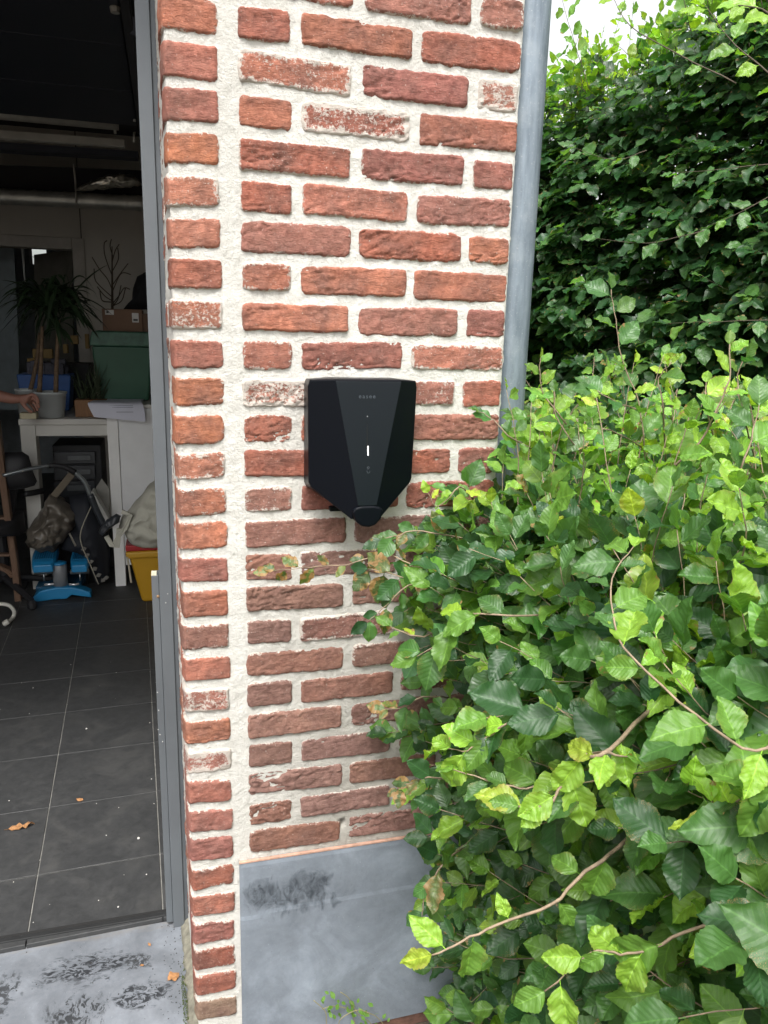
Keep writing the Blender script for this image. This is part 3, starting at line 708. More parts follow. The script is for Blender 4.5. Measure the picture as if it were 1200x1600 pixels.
b = MB(); frust(b, (q2.x-.01, q3.x+.01), (q2.x+.005, q3.x-.005), q2.z, zl, gy-.01, gy+.39, -.01); b.build('lid', plain('green_lid', (.045, .12, .08), .5, 0, .35, 25), gt, bevel=.008, seg=3)
cb = thing('cardboard_box', 'brown cardboard box with two white stickers on top of the green tub', 'box', Y(190, 518, gy+.02))
M_card = plain('cardboard', (.165, .10, .065), .85, 0, .08, 10)
c0, c1, c2, c3 = Y(158, 516, gy+.03), Y(221, 524, gy+.03), Y(159, 482, gy+.03), Y(222, 489, gy+.03)
b = MB(); b.box((c2.x, gy+.03, zl+.001), (c3.x, gy+.30, c2.z)); b.build('carton', M_card, cb, bevel=.002)
b = MB(); b.box((c3.x+.001, gy+.04, zl+.001), (c3.x+.14, gy+.29, c2.z-.02)); b.build('flap', plain('cardboard_dark', (.12, .075, .05), .85), cb)
for (u0, v0, u1, v1, k) in ((164, 484, 178, 492, 0), (206, 489, 217, 504, 1)):
    s0, s1 = Y(u0, v0, gy+.029), Y(u1, v1, gy+.029)
    lb = MB().box((s0.x, gy+.027, s1.z), (s1.x, gy+.0295, s0.z)).build('label', plain('sticker', (.55, .55, .53), .6), cb)
    b = MB(); b.box((s0.x+.006, gy+.026, s1.z+.008), (s0.x+.018 if not k else s1.x-.005, gy+.0268, s1.z+.018)); b.build('print', plain('ink_dark', (.05, .05, .05), .6), lb)
tag(blob('cap_bag', dense([Y(192, 484, 3.2), Y(205, 476, 3.2), Y(208, 450, 3.2), Y(214, 432, 3.2), Y(226, 425, 3.2), Y(250, 424, 3.2), Y(255, 484, 3.2)], 3), .1, plain('black_fabric', (.006, .006, .008), .9), None, .006, 20),
    'rounded black fabric bundle standing behind the cardboard box', 'bundle')
# bare twig plant
bt = thing('bare_plant', 'leafless dark twiggy plant against the back wall', 'plant', Y(176, 500, 3.6)); b = MB(); yy = 3.55
b.tube([Y(176, 560, yy), Y(175.5, 480, yy), Y(175, 385, yy)], [.009, .008, .003], 6)
for pts in ([(175, 452), (168, 436), (155, 420), (144, 402)], [(175, 430), (168, 412), (163, 395), (163, 380), (167, 376)], [(175, 410), (180, 392), (186, 382)], [(175, 425), (185, 405), (184, 388)], [(176, 445), (190, 425), (200, 412)], [(176, 455), (186, 432), (193, 426), (204, 429)],
            [(175, 470), (163, 462), (152, 448)], [(176, 474), (186, 462), (194, 450), (203, 452)], [(176, 478), (190, 470), (196, 450)], [(176, 465), (150, 440), (147, 420)], [(176, 400), (172, 385), (174, 374)], [(174, 472), (160, 470), (156, 455)], [(176, 478), (184, 468), (189, 446)]):
    b.tube(spline([Y(u, v, yy+random.uniform(-.08, .08)) for u, v in pts], 3), [.004]+[.003]*(len(pts)*3-3)+[.0015][:1] if False else .003, 5)
b.build('twig', M_twigd, bt)
b = MB(); q = Y(176, 560, yy); b.lathe((q.x, q.y, DT+.001), [(.05, 0), (.065, .16), (.058, .16), (.055, .14)], 16); b.build('pot', plain('dark_pot', (.05, .04, .035), .6), bt)
# crates, planter, blue tray
wp = thing('wooden_planter', 'small brown wooden planter with grassy plant left of the papers', 'planter', Y(142, 655, 2.98))
p0, p1 = Y(116, 625, 2.98), Y(168, 655, 2.98); M_pine = mat_wood('orange_pine', (.16, .075, .03), (.25, .125, .05))
b = MB(); b.box((p0.x, 2.98, DT+.001), (p1.x, 3.12, p0.z)); b.build('box', M_pine, wp, bevel=.003)
def strap_leaf(b, base, tip, sag, wd, n=7):
    base, tip = Vector(base), Vector(tip); d = tip-base; sd_ = Vector((d.y, -d.x, 0)); sd_ = (sd_ if sd_.length > 1e-3 else Vector((1, 0, 0))).normalized()
    sd_ = (sd_+Vector((random.uniform(-.6, .6), random.uniform(-.6, .6), random.uniform(-.5, .5)))).normalized(); V = []
    for i in range(n+1):
        t = i/n; p = base+d*t+Vector((0, 0, sag*4*t*(1-t))); w_ = wd*math.sin(math.pi*min(1, t*.85+.15))**.7*.5
        V += [p-sd_*w_, p+Vector((0, 0, -w_*.35)), p+sd_*w_]
    b.add(V, [(3*i+j, 3*i+j+1, 3*i+4+j, 3*i+3+j) for i in range(n) for j in (0, 1)])
b = MB()
for i in range(60):
    x = random.uniform(p0.x+.02, p1.x-.02); strap_leaf(b, (x, 3.05, p0.z-.01), (x+random.uniform(-.09, .09), 3.05+random.uniform(-.08, .08), p0.z+random.uniform(.05, .22)), random.uniform(-.01, .05), .009, 5)
b.build('grass_leaves', plain('grass_dark', (.03, .045, .02), .6), wp)
bl = thing('blue_tray', 'blue plastic tray with odds and ends behind the plant pots', 'tray', Y(65, 606, 3.3))
p0, p1 = Y(25, 585, 3.3), Y(112, 610, 3.3); b = MB(); frust(b, (p0.x+.02, p1.x-.02), (p0.x, p1.x), DT+.001, p0.z, 3.3, 3.5, .01); b.build('tray', plain('blue_plastic', (.02, .09, .30), .45), bl, bevel=.006)
b = MB()
for i in range(12):
    x = random.uniform(p0.x+.04, p1.x-.06); h = random.uniform(.03, .09); b.box((x, 3.34+random.random()*.1, p0.z-.03), (x+random.uniform(.03, .08), 3.46, p0.z+h))
b.build('contents', plain('odds', (.05, .05, .07), .6, 0, .5, 40), bl, bevel=.004)
yb = thing('parts_bin', 'beige and yellow odds stacked behind the dark plant trunks', 'clutter', Y(110, 560, 3.7))
b = MB()
for (u0, v0, u1, v1) in ((50, 545, 82, 560), (42, 560, 58, 568), (98, 538, 106, 552), (110, 524, 122, 538), (132, 522, 139, 545)):
    s0, s1 = Y(u0, v0, 3.7), Y(u1, v1, 3.7); MB().box((s0.x, 3.7, s1.z), (s1.x, 3.76, s0.z)).build('carton_piece', plain('ochre', (.30, .20, .07), .7), yb, bevel=.003)
s0, s1 = Y(40, 568, 3.62), Y(142, 612, 3.62); MB().box((s0.x, 3.62, DT+.001), (s1.x, 3.9, s0.z)).build('crate', plain('dark_crate', (.02, .02, .022), .7), yb, bevel=.004)
# potted dracaenas
M_pot = plain('pot_grey', (.52, .55, .55), .35, 0, .04, 4); M_drac = plain('dracaena_leaf', (.022, .045, .018), .45, 0, .3, 20)
def potted(u0, u1, vt, vb, y, label, trunks, crown, nl):
    a0, a1 = Y(u0, vt, y), Y(u1, vt, y); c = (a0+a1)/2; r = (a1.x-a0.x)/2; hgt = c.z-DT
    t = thing('potted_plant', label, 'potted plant', (c.x, y, DT))
    b = MB(); b.lathe((c.x, y, DT+.001), [(r*.78, 0), (r*.98, hgt*.93), (r*1.03, hgt*.93), (r*1.03, hgt), (r*.95, hgt), (r*.92, hgt*.85)], 28); b.build('pot', M_pot, t, True)
    b = MB(); b.lathe((c.x, y, DT+hgt*.8), [(r*.9, 0), (r*.88, .012)], 20); b.build('soil', plain('pot_soil', (.10, .035, .025), .9), t)
    for (uv0, uv1) in trunks:
        s0 = Vector((Y(*uv0, y).x, y, DT+hgt*.8)); s1 = Y(*uv1, y+random.uniform(-.06, .06))
        b = MB(); b.tube(spline([s0, s0.lerp(s1, .5)+Vector((random.uniform(-.01, .01), 0, 0)), s1], 5), [.013-.0006*i for i in range(11)], 8); b.build('trunk', plain('trunk_tan', (.15, .10, .06), .8, 0, .4, 60), t, True)
    b = MB()
    for (cu, cv, L, k) in crown:
        c2 = Y(cu, cv, y)
        for i in range(k):
            a = random.uniform(0, 6.283); el = random.uniform(-1.0, 1.1); l = L*random.uniform(.7, 1.15)
            tip = c2+Vector((math.cos(a)*l*math.cos(el), math.sin(a)*l*math.cos(el)*.8, math.sin(el)*l*.75-.04))
            strap_leaf(b, c2+Vector((0, 0, random.uniform(-.05, .05))), tip, random.uniform(.02, .09), random.uniform(.016, .026), 8)
    b.build('leaves', M_drac, t)
    return t
potted(23, 58, 608, 652, 3.12, 'potted plant in a white pot half hidden behind the front pot', [((45, 600), (62, 520))], [(60, 480, .16, 18)], 0)
pt_ = potted(53, 104, 612, 657, 2.99, 'tall dark dracaena with two canes in a white pot on the desk', [((60, 605), (66, 510)), ((86, 605), (92, 500))], [(72, 478, .26, 46), (98, 470, .24, 46), (85, 500, .2, 24)], 0)
b = MB()
for (p, q, s) in (((92, 470), (117, 377), .0), ((110, 465), (170, 413), .02), ((105, 455), (155, 472), .10), ((60, 462), (1, 438), .02), ((60, 475), (28, 532), .06), ((70, 480), (22, 487), .04)):
    strap_leaf(b, Y(*p, 2.97), Y(*q, 2.95), s, .022, 9)
b.build('long_leaf', M_drac, pt_)
# under the desk
cbn = thing('drawer_cabinet', 'black plastic drawer unit under the white desk', 'drawer unit', Y(120, 800, 3.2))
M_bk = plain('black_soft', (.012, .012, .014), .6); M_bk2 = plain('black_gloss', (.03, .034, .04), .35)
s0, s1 = Y(66, 696, 3.2), Y(163, 790, 3.2); MB().box((s0.x+.05, 3.2, FZ), (s1.x, 3.5, s0.z)).build('carcass', M_bk, cbn, bevel=.006)
for (v0, v1) in ((706, 724), (728, 748), (753, 775)):
    a_, b2 = Y(84, v0, 3.19), Y(150, v1, 3.19); dr = MB().box((a_.x, 3.178, b2.z), (b2.x, 3.199, a_.z)).build('drawer', M_bk2, cbn, bevel=.004)
    h0, h1 = Y(105, v0+6, 3.17), Y(142, v0+13, 3.17); MB().box((h0.x, 3.166, h1.z), (h1.x, 3.177, h0.z)).build('handle', plain('handle_grey', (.10, .11, .115), .4), dr, bevel=.002)
oc = thing('office_chair', 'black office chair turned away at the left edge of the garage', 'office chair', Y(15, 900, 2.9)); cy_ = 2.72
o = blob('backrest', dense([Y(-30, 712, cy_), Y(5, 707, cy_), Y(35, 706, cy_), Y(45, 712, cy_), Y(52, 738, cy_), Y(58, 752, cy_), Y(54, 759, cy_), Y(40, 763, cy_), Y(-30, 770, cy_)], 3), .05, M_bk, oc, .001, 8)
o = blob('seat', dense([Y(-40, 800, cy_+.1), Y(36, 800, cy_+.1), Y(40, 830, cy_+.1), Y(-40, 832, cy_+.1)], 4), .22, M_bk, oc, .002, 8)
MB().tube(spline([Y(38, 772, 2.78), Y(52, 770, 2.82), Y(66, 767, 2.9)], 4), .016, 8).build('armrest', M_bk, oc, True)
b = MB(); c = Y(0, 830, cy_+.1); b.tube([c, (c.x, c.y, .06)], .028, 10)
for i in range(5):
    a = i*1.2566+.3; b.tube([(c.x, c.y, .06), (c.x+.28*math.cos(a), c.y+.28*math.sin(a), FZ+.05)], [.022, .014], 8); b.lathe((c.x+.28*math.cos(a), c.y+.28*math.sin(a), FZ+.025), [(.012, -.024), (.024, -.012), (.024, .012), (.012, .024)], 10)
b.build('base', M_bk, oc)
b = MB(); b.tube([Y(20, 764, cy_+.06), Y(16, 815, cy_+.1)], .02, 8); b.build('spine', M_bk, oc)
# ladder
M_lad = mat_wood('old_wood', (.10, .055, .035), (.17, .10, .06))
ld = thing('wooden_ladder', 'old brown wooden step ladder at the left edge of the doorway view', 'ladder', Zp(28, 940, FZ)); f0 = Zp(28, 940, FZ); ly = f0.y
def bar(pts, wd, dy, name, m, p):
    a, b_ = Vector(pts[0]), Vector(pts[-1]); V = [Vector(q) for q in pts]; n_ = len(V); L = []; Rr = []
    for i, q in enumerate(V):
        t = (V[min(i+1, n_-1)]-V[max(i-1, 0)]).normalized(); s = t.cross(Vector((0, 1, 0))).normalized()*wd/2; L.append(q+s); Rr.append(q-s)
    return MB().prism(L+Rr[::-1], (0, dy, 0)).build(name, m, p, bevel=.002)
bar([f0, Y(22, 880, ly-.02), Y(10, 800, ly-.05), Y(2, 738, ly-.08), Y(-8, 660, ly-.1)], .030, .055, 'stile', M_lad, ld)
bar([f0+Vector((-.36, 0, 0)), Y(-110, 800, ly-.05), Y(-118, 660, ly-.1)], .030, .055, 'stile', M_lad, ld)
bar([Y(-108, 900, ly), Y(0, 888, ly-.01), Y(12, 893, ly-.01), Y(20, 902, ly)], .024, .05, 'rung', M_lad, ld)
bar([Y(-108, 815, ly-.03), Y(10, 812, ly-.03)], .024, .05, 'rung', M_lad, ld)
bar([Y(-108, 866, ly-.01), Y(16, 868, ly-.01)], .012, .03, 'brace', M_lad, ld)
tag(blob('red_cloth', dense([Y(-30, 835, 2.85), Y(1, 838, 2.85), Y(5, 860, 2.85), Y(5, 868, 2.85), Y(-5, 875, 2.85), Y(-30, 876, 2.85)], 3), .04, plain('red_fabric', (.25, .012, .018), .8), None, .01, 25), 'scrap of red cloth behind the wooden ladder', 'cloth')
b = MB(); b.tube(spline([Y(-20, 949, 2.45), Y(0, 944, 2.45), Y(14, 946, 2.45), Y(22, 955, 2.45), Y(20, 965, 2.45), Zp(10, 974, FZ+.02)], 5), .009, 10)
hk = thing('white_hose', 'white plastic hose end curling over the dark floor tiles', 'hose', Zp(10, 974, FZ)); b.build('hose', plain('white_pvc', (.5, .49, .44), .4), hk, True)
b = MB(); e = Zp(10, 973, FZ+.02); b.tube([e+Vector((.01, 0, .008)), e+Vector((-.012, 0, -.006))], .013, 10); b.build('end_cap', plain('white_pvc', (.5, .49, .44), .4), hk, True)
# vacuum tube
vt_ = thing('vacuum_tube', 'curved chrome and black handle tube reaching across below the desk', 'tube handle', Y(90, 760, 2.6))
M_chr = plain('brushed_tube', (.30, .33, .34), .3, .8, .1, 9)
def tb_(pts, r, m, nm): return MB().tube(spline([Y(u, v, y) for u, v, y in pts], 5), r, 10).build(nm, m, vt_, True)
tb_([(4, 743, 2.55), (40, 734, 2.58), (79, 727, 2.62)], .0085, M_chr, 'chrome_tube'); tb_([(77, 727, 2.62), (98, 729, 2.63), (118, 738, 2.64)], .013, M_bk, 'grip')
tb_([(116, 737, 2.64), (132, 753, 2.65), (141, 775, 2.66)], .0105, M_chr, 'elbow'); tb_([(141, 773, 2.66), (150, 795, 2.67), (163, 822, 2.68)], .016, M_bk2, 'sleeve')
MB().lathe(Y(36, 735.5, 2.565), [(.003, -.012), (.005, -.010), (.003, -.008)], 8, 'y').build('rivet', M_rail, vt_)
# bags and boards
tag(blob('plastic_bag', dense([Y(77, 771, 2.85), Y(90, 775, 2.85), Y(108, 790, 2.85), Y(122, 803, 2.85), Y(120, 822, 2.85), Y(96, 850, 2.85), Y(86, 862, 2.85), Y(55, 862, 2.85), Y(40, 848, 2.85), Y(41, 830, 2.85), Y(58, 808, 2.85), Y(72, 785, 2.85)], 4), .13, plain('brown_plastic', (.12, .105, .085), .35, 0, .35, 18), None, .034, 22, 14),
    'crumpled brown-grey plastic bag leaning behind the blue stepper', 'bag')
bar([Y(82, 778, 2.84), Y(95, 762, 2.83), Y(112, 741, 2.82)], .035, .02, 'bag_strap', plain('strap_brown', (.14, .115, .08), .6), None)
bpy.data.objects['bag_strap'].name = 'bag_strap'; tag(bpy.data.objects['bag_strap'], 'brown strap rising from the crumpled bag towards the chrome tube', 'strap')
bp = thing('backpack', 'black backpack with grey piping slumped below the desk', 'backpack', Y(140, 910, 2.85))
blob('sack', dense([Y(108, 775, 2.9), Y(140, 768, 2.9), Y(152, 790, 2.9), Y(165, 815, 2.9), Y(172, 870, 2.9), Y(170, 905, 2.9), Y(152, 914, 2.9), Y(138, 880, 2.9), Y(120, 862, 2.9), Y(95, 858, 2.9), Y(98, 835, 2.9), Y(118, 812, 2.9)], 3), .12, plain('black_nylon', (.010, .012, .018), .7), bp, .012, 14)
MB().tube(spline([Y(143, 790, 2.73), Y(127, 828, 2.72), Y(127, 850, 2.72), Y(140, 880, 2.72), Y(154, 913, 2.72)], 6), .0028, 6).build('piping', plain('grey_cord', (.32, .30, .24), .6), bp, True)
b = MB()
for (u, v, a) in ((131, 858, .5), (136, 868, .6), (142, 878, .4), (148, 889, .7), (154, 899, .5), (161, 907, .9), (166, 903, .3)):
    c = Y(u, v, 2.725); b.prism([c+Vector((math.cos(a+k)*.017, 0, math.sin(a+k)*.012)) for k in (0, 1.2, 3.1, 4.4)], (0, .006, 0))
b.build('buckle', plain('buckle_grey', (.13, .125, .11), .5), bp, bevel=.002)
b = MB(); b.tube([Y(108, 833, 2.72), Y(118, 853, 2.72)], .005, 8); b.build('zip_pull', M_steel, bp)
wb = thing('white_folder', 'open white folder or box leaning against the desk leg', 'folder', Y(158, 810, 2.8))
MB().prism([Y(142, 770, 2.78), Y(145, 768, 2.78), Y(170, 812, 2.78), Y(165, 820, 2.78)], (0, .10, 0)).build('front_edge', plain('white_card', (.5, .5, .47), .6), wb)
MB().prism([Y(146, 768, 2.88), Y(159, 748, 2.88), Y(171, 764, 2.88), Y(171, 810, 2.88)], (0, .01, 0)).build('sheet', plain('grey_card', (.25, .245, .22), .7), wb)
# yellow bin with beige tote
by = 2.56
yb_ = thing('yellow_bin', 'yellow plastic bin with red rim just inside the door post', 'bin', Y(222, 945, by)); M_yel = plain('yellow_plastic', (.46, .25, .012), .45, 0, .06, 5)
z0 = FZ+.001; zt_ = Y(220, 862, by).z; a0, a1 = Y(222, 945, by).x, Y(199, 862, by).x
b = MB(); frust(b, (a0, a0+.22), (a1, a1+.29), z0, zt_, by, by+.24, .03); b.build('bin_body', M_yel, yb_, bevel=.018, seg=4)
b = MB(); zr = Y(220, 872, by).z; frust(b, (a1-.006, a1+.296), (a1-.010, a1+.30), zr, zt_+.004, by-.012, by+.252, .0); b.build('bin_collar', M_yel, yb_, bevel=.01, seg=3)
b = MB(); frust(b, (a1-.008, a1+.298), (a1-.008, a1+.298), zt_+.005, Y(220, 851, by).z, by-.008, by+.248, .0); b.build('rim', plain('red_plastic', (.33, .010, .012), .45), yb_, bevel=.006, seg=3)
b = MB(); b.tube([Y(199, 870, by-.01), Y(205, 910, by-.01)], .005, 6); b.build('handle', plain('white_wire', (.45, .4, .3), .5), yb_)
tb2 = thing('tote_bag', 'slumped beige cloth tote bag lying on top of the yellow bin', 'tote bag', Y(220, 852, by)); M_cloth = plain('beige_cloth', (.46, .45, .38), .85, 0, .1, 14, .001)
blob('bag', dense([Y(186, 826, by), Y(190, 808, by), Y(208, 788, by), Y(228, 764, by), Y(243, 750, by), Y(290, 758, by), Y(290, 850, by), Y(240, 856, by), Y(205, 852, by), Y(196, 838, by)], 4), .10, M_cloth, tb2, .026, 15, 14)
bar([Y(190, 800, by-.09), Y(204, 805, by-.10), Y(196, 825, by-.10), Y(185, 838, by-.09)], .022, .012, 'strap', M_cloth, tb2)
bar([Y(166, 838, by-.02), Y(174, 852, by-.04), Y(183, 855, by-.04), Y(186, 826, by-.06)], .024, .012, 'strap', M_cloth, tb2)
tag(blob('black_grip', dense([Y(153, 832, 2.5), Y(158, 822, 2.5), Y(168, 812, 2.5), Y(182, 803, 2.5), Y(190, 806, 2.5), Y(186, 816, 2.5), Y(172, 826, 2.5), Y(160, 838, 2.5)], 3), .025, M_bk2, None, .008, 30), 'black plastic grip hooked over the tote bag strap', 'grip')
# mini stepper
sx0 = Zp(52, 941, FZ); sy = sx0.y; s = thing('mini_stepper', 'bright blue mini stepper with two foot pedals on the tiled floor', 'stepper', Zp(97, 938, FZ))
M_blu = plain('blue_shell', (.012, .19, .40), .35, 0, .06, 6); M_gry = plain('grey_tube', (.22, .23, .24), .45, .3)
b = MB(); pts = [Y(u, v, sy) for u, v in ((51, 941), (52, 932), (62, 924), (78, 920), (90, 918), (100, 918), (112, 918), (128, 921), (141, 926), (143, 934), (128, 932), (112, 930), (104, 936), (84, 937), (66, 940))]
b.prism(pts, (0, .07, 0)); b.build('front_foot', M_blu, s, bevel=.006, seg=3)
pz = Y(95, 881, sy+.05); c = Y(95.5, 918, sy+.05); b = MB(); b.lathe((c.x, sy+.05, c.z-.01), [(.036, 0), (.036, pz.z-c.z+.005), (.034, pz.z-c.z+.010)], 24); b.build('pillar', M_gry, s, True)
b = MB(); b.lathe((c.x, sy+.05, pz.z), [(.034, .0), (.034, .008), (.028, .012)], 24); b.build('pillar_cap', M_blu, s, True)
for (u0, u1, v0, v1) in ((48, 88, 850, 888), (109, 140, 852, 888)):
    f_, bk = Y((u0+u1)/2, v1-6, sy+.03), Y((u0+u1)/2+4, v0, sy+.30); w2 = (Y(u1, 870, sy+.1).x-Y(u0, 870, sy+.1).x)/2
    V = []; N = 10
    for i in range(N+1):
        t = i/N; y = sy+.0+.27*t; z = f_.z+(bk.z-f_.z)*t; cxx = f_.x+(bk.x-f_.x)*t*.4; ww = w2*(1-.25*abs(2*t-1)**3)
        for (dx, dz_) in ((-1, -.022), (-1, .004), (-.85, .016), (.85, .016), (1, .004), (1, -.022)): V.append((cxx+dx*ww, y, z+dz_-(.012*(1-t*8) if t < .12 else 0)))
    F = [(6*i+j, 6*i+(j+1) % 6, 6*i+6+(j+1) % 6, 6*i+6+j) for i in range(N) for j in range(6)]+[(5, 4, 3, 2, 1, 0), tuple(6*N+j for j in range(6))]
    bb = MB(); bb.add(V, F); pd = bb.build('pedal', M_blu, s, bevel=.004, seg=2)
    tread = MB()
    for k in range(9):
        xk = f_.x-w2*.7+w2*1.4*k/8; tread.box((xk-.0015, sy+.05, f_.z+.012), (xk+.0015, sy+.24, f_.z+.0175+ (bk.z-f_.z)*.0))
    tread.V = [(x, y, z+(bk.z-f_.z)*((y-sy)/.27)+.003) for x, y, z in tread.V]; tread.build('tread', plain('blue_tread', (.008, .10, .22), .5), pd)
    ax = Y((u0+u1)/2, 893, sy+.04); b = MB(); b.tube([(ax.x-.045, sy+.04, ax.z), (ax.x+.045, sy+.04, ax.z)], .013, 12); b.build('piston', M_chr, s, True)
    ax2 = Y((u0+u1)/2+(9 if u0 < 90 else -9), 913, sy+.02); b = MB(); b.tube([(ax2.x-.024, sy+.02, ax2.z), (ax2.x+.024, sy+.02, ax2.z)], .006, 10); b.build('axle', plain('bright_steel', (.75, .75, .75), .25, .6), s, True)
    b = MB(); b.tube([(ax.x+(.0), sy+.04, ax.z-.01), (ax.x, sy+.04, ax.z-.05)], .005, 8); b.build('bolt', M_chr, s, True)
b = MB(); l0, l1 = Y(62, 918, sy+.2), Y(132, 918, sy+.2); b.box((l0.x, sy+.08, FZ+.03), (l1.x, sy+.26, FZ+.055)); b.box((l0.x, sy+.26, FZ), (l1.x, sy+.30, FZ+.05)); b.box((c.x-.02, sy+.05, FZ+.02), (c.x+.02, sy+.28, FZ+.06)); b.build('chassis', plain('blue_dark', (.01, .07, .14), .5), s, bevel=.004)

# ------------------------------------------------------------------ person (only a forearm and hand reach into view)
M_skin = MT('skin'); M_skin.set(Base_Color=(.30, .145, .105), Roughness=.55); M_skin.p.inputs['Subsurface Weight'].default_value = .05
hy = 2.80
def skinned(name, verts, edges, radii, root, m, p, sub=2):
    me = bpy.data.meshes.new(name); me.from_pydata([tuple(v) for v in verts], edges, []); me.update()
    o = bpy.data.objects.new(name, me); C.objects.link(o); me.materials.append(m)
    sk_ = o.modifiers.new('skin', 'SKIN'); sk_.use_smooth_shade = True
    for i, r in enumerate(radii):
        sv_ = me.skin_vertices[0].data[i]; sv_.radius = (r, r) if not isinstance(r, tuple) else r; sv_.use_root = (i == root)
    sb_ = o.modifiers.new('sub', 'SUBSURF'); sb_.levels = sb_.render_levels = sub
    return par(o, p)
W_ = Y(22, 624, hy); PM = Y(40, 622, hy-.01); KN = Y(50, 622, hy-.02); EL = Y(-50, 608, hy+.05)
px_, py_ = EL.x-.34, 3.0
hip = Vector((px_, py_, .88)); SH = Vector((px_+.17, py_-.06, 1.38)); SH2 = Vector((px_-.19, py_+.02, 1.38))
vv = [hip, Vector((px_, py_, 1.12)), Vector((px_, py_, 1.34)), Vector((px_, py_-.01, 1.47)), Vector((px_+.01, py_-.04, 1.57)), Vector((px_+.015, py_-.05, 1.67)),
      SH, EL, W_, PM,
      SH2, Vector((px_-.27, py_-.05, 1.10)), Vector((px_-.2, py_-.25, .95)), Vector((px_-.17, py_-.32, .92)),
      Vector((px_+.10, py_, .82)), Vector((px_+.11, py_-.02, .42)), Vector((px_+.12, py_+.02, .02)), Vector((px_+.13, py_-.13, -.02)),
      Vector((px_-.10, py_, .82)), Vector((px_-.12, py_-.02, .42)), Vector((px_-.13, py_+.02, .02)), Vector((px_-.14, py_-.13, -.02))]
ee = [(0, 1), (1, 2), (2, 3), (3, 4), (4, 5), (2, 6), (6, 7), (7, 8), (8, 9), (2, 10), (10, 11), (11, 12), (12, 13), (0, 14), (14, 15), (15, 16), (16, 17), (0, 18), (18, 19), (19, 20), (20, 21)]
rr_ = [(.15, .11), (.14, .10), (.15, .10), .055, .085, .08, .06, .042, .026, (.034, .016), .06, .042, .028, .03, .085, .058, .04, .035, .085, .058, .04, .035]
# fingers: five chains from the palm
fdir = (KN-PM).normalized()
tips = [((50, 616), (57, 620), (61, 630), .0085), ((51, 621), (58, 627), (61, 638), .0085), ((50, 626), (56, 633), (59, 643), .008), ((47, 631), (53, 638), (55, 646), .007), ((36, 632), (44, 640), (51, 645), .0095)]
for i, (a, b_, c, r) in enumerate(tips):
    base = 9; n0 = len(vv); dyy = -.012+.012*i if i < 4 else -.035
    for q, rad in ((a, r*1.1), (b_, r), (c, r*.85)): vv.append(Y(*q, hy+dyy-.01)); rr_.append(rad)
    ee += [(base, n0), (n0, n0+1), (n0+1, n0+2)]
pe = thing('person', 'person mostly out of frame, bare forearm and hand resting on the desk', 'person', (px_, py_, FZ))
skinned('body', vv, ee, rr_, 0, M_skin.m, pe, 2)
tv_ = [hip+Vector((0, 0, .05)), Vector((px_, py_, 1.12)), Vector((px_, py_, 1.34)), Vector((px_, py_-.01, 1.43)), SH, SH.lerp(EL, .5), SH2, SH2.lerp(vv[11], .6)]
skinned('shirt', tv_, [(0, 1), (1, 2), (2, 3), (2, 4), (4, 5), (2, 6), (6, 7)], [(.165, .125), (.155, .115), (.165, .115), .062, .072, .055, .072, .055], 0, plain('dark_shirt', (.03, .035, .05), .8), pe)
skinned('trousers', [hip+Vector((0, 0, .04))]+vv[14:17]+vv[18:21], [(0, 1), (1, 2), (2, 3), (0, 4), (4, 5), (5, 6)], [(.16, .12), .098, .07, .055, .098, .07, .055], 0, plain('dark_trousers', (.02, .022, .03), .85), pe)
hb = MB(); hb.lathe((px_+.015, py_-.03, 1.70), [(.088, -.03), (.10, .01), (.092, .06), (.05, .09), (.01, .098)], 16); hb.build('hair', plain('brown_hair', (.04, .025, .015), .7, 0, .3, 60), pe, True)
MB().box(Y(31, 655, hy-.04), Y(60, 643, hy+.03)).build('sanding_block', plain('cream_block', (.42, .38, .26), .8), None, bevel=.004)
tag(bpy.data.objects['sanding_block'], 'small cream block under the hand on the desk edge', 'block')

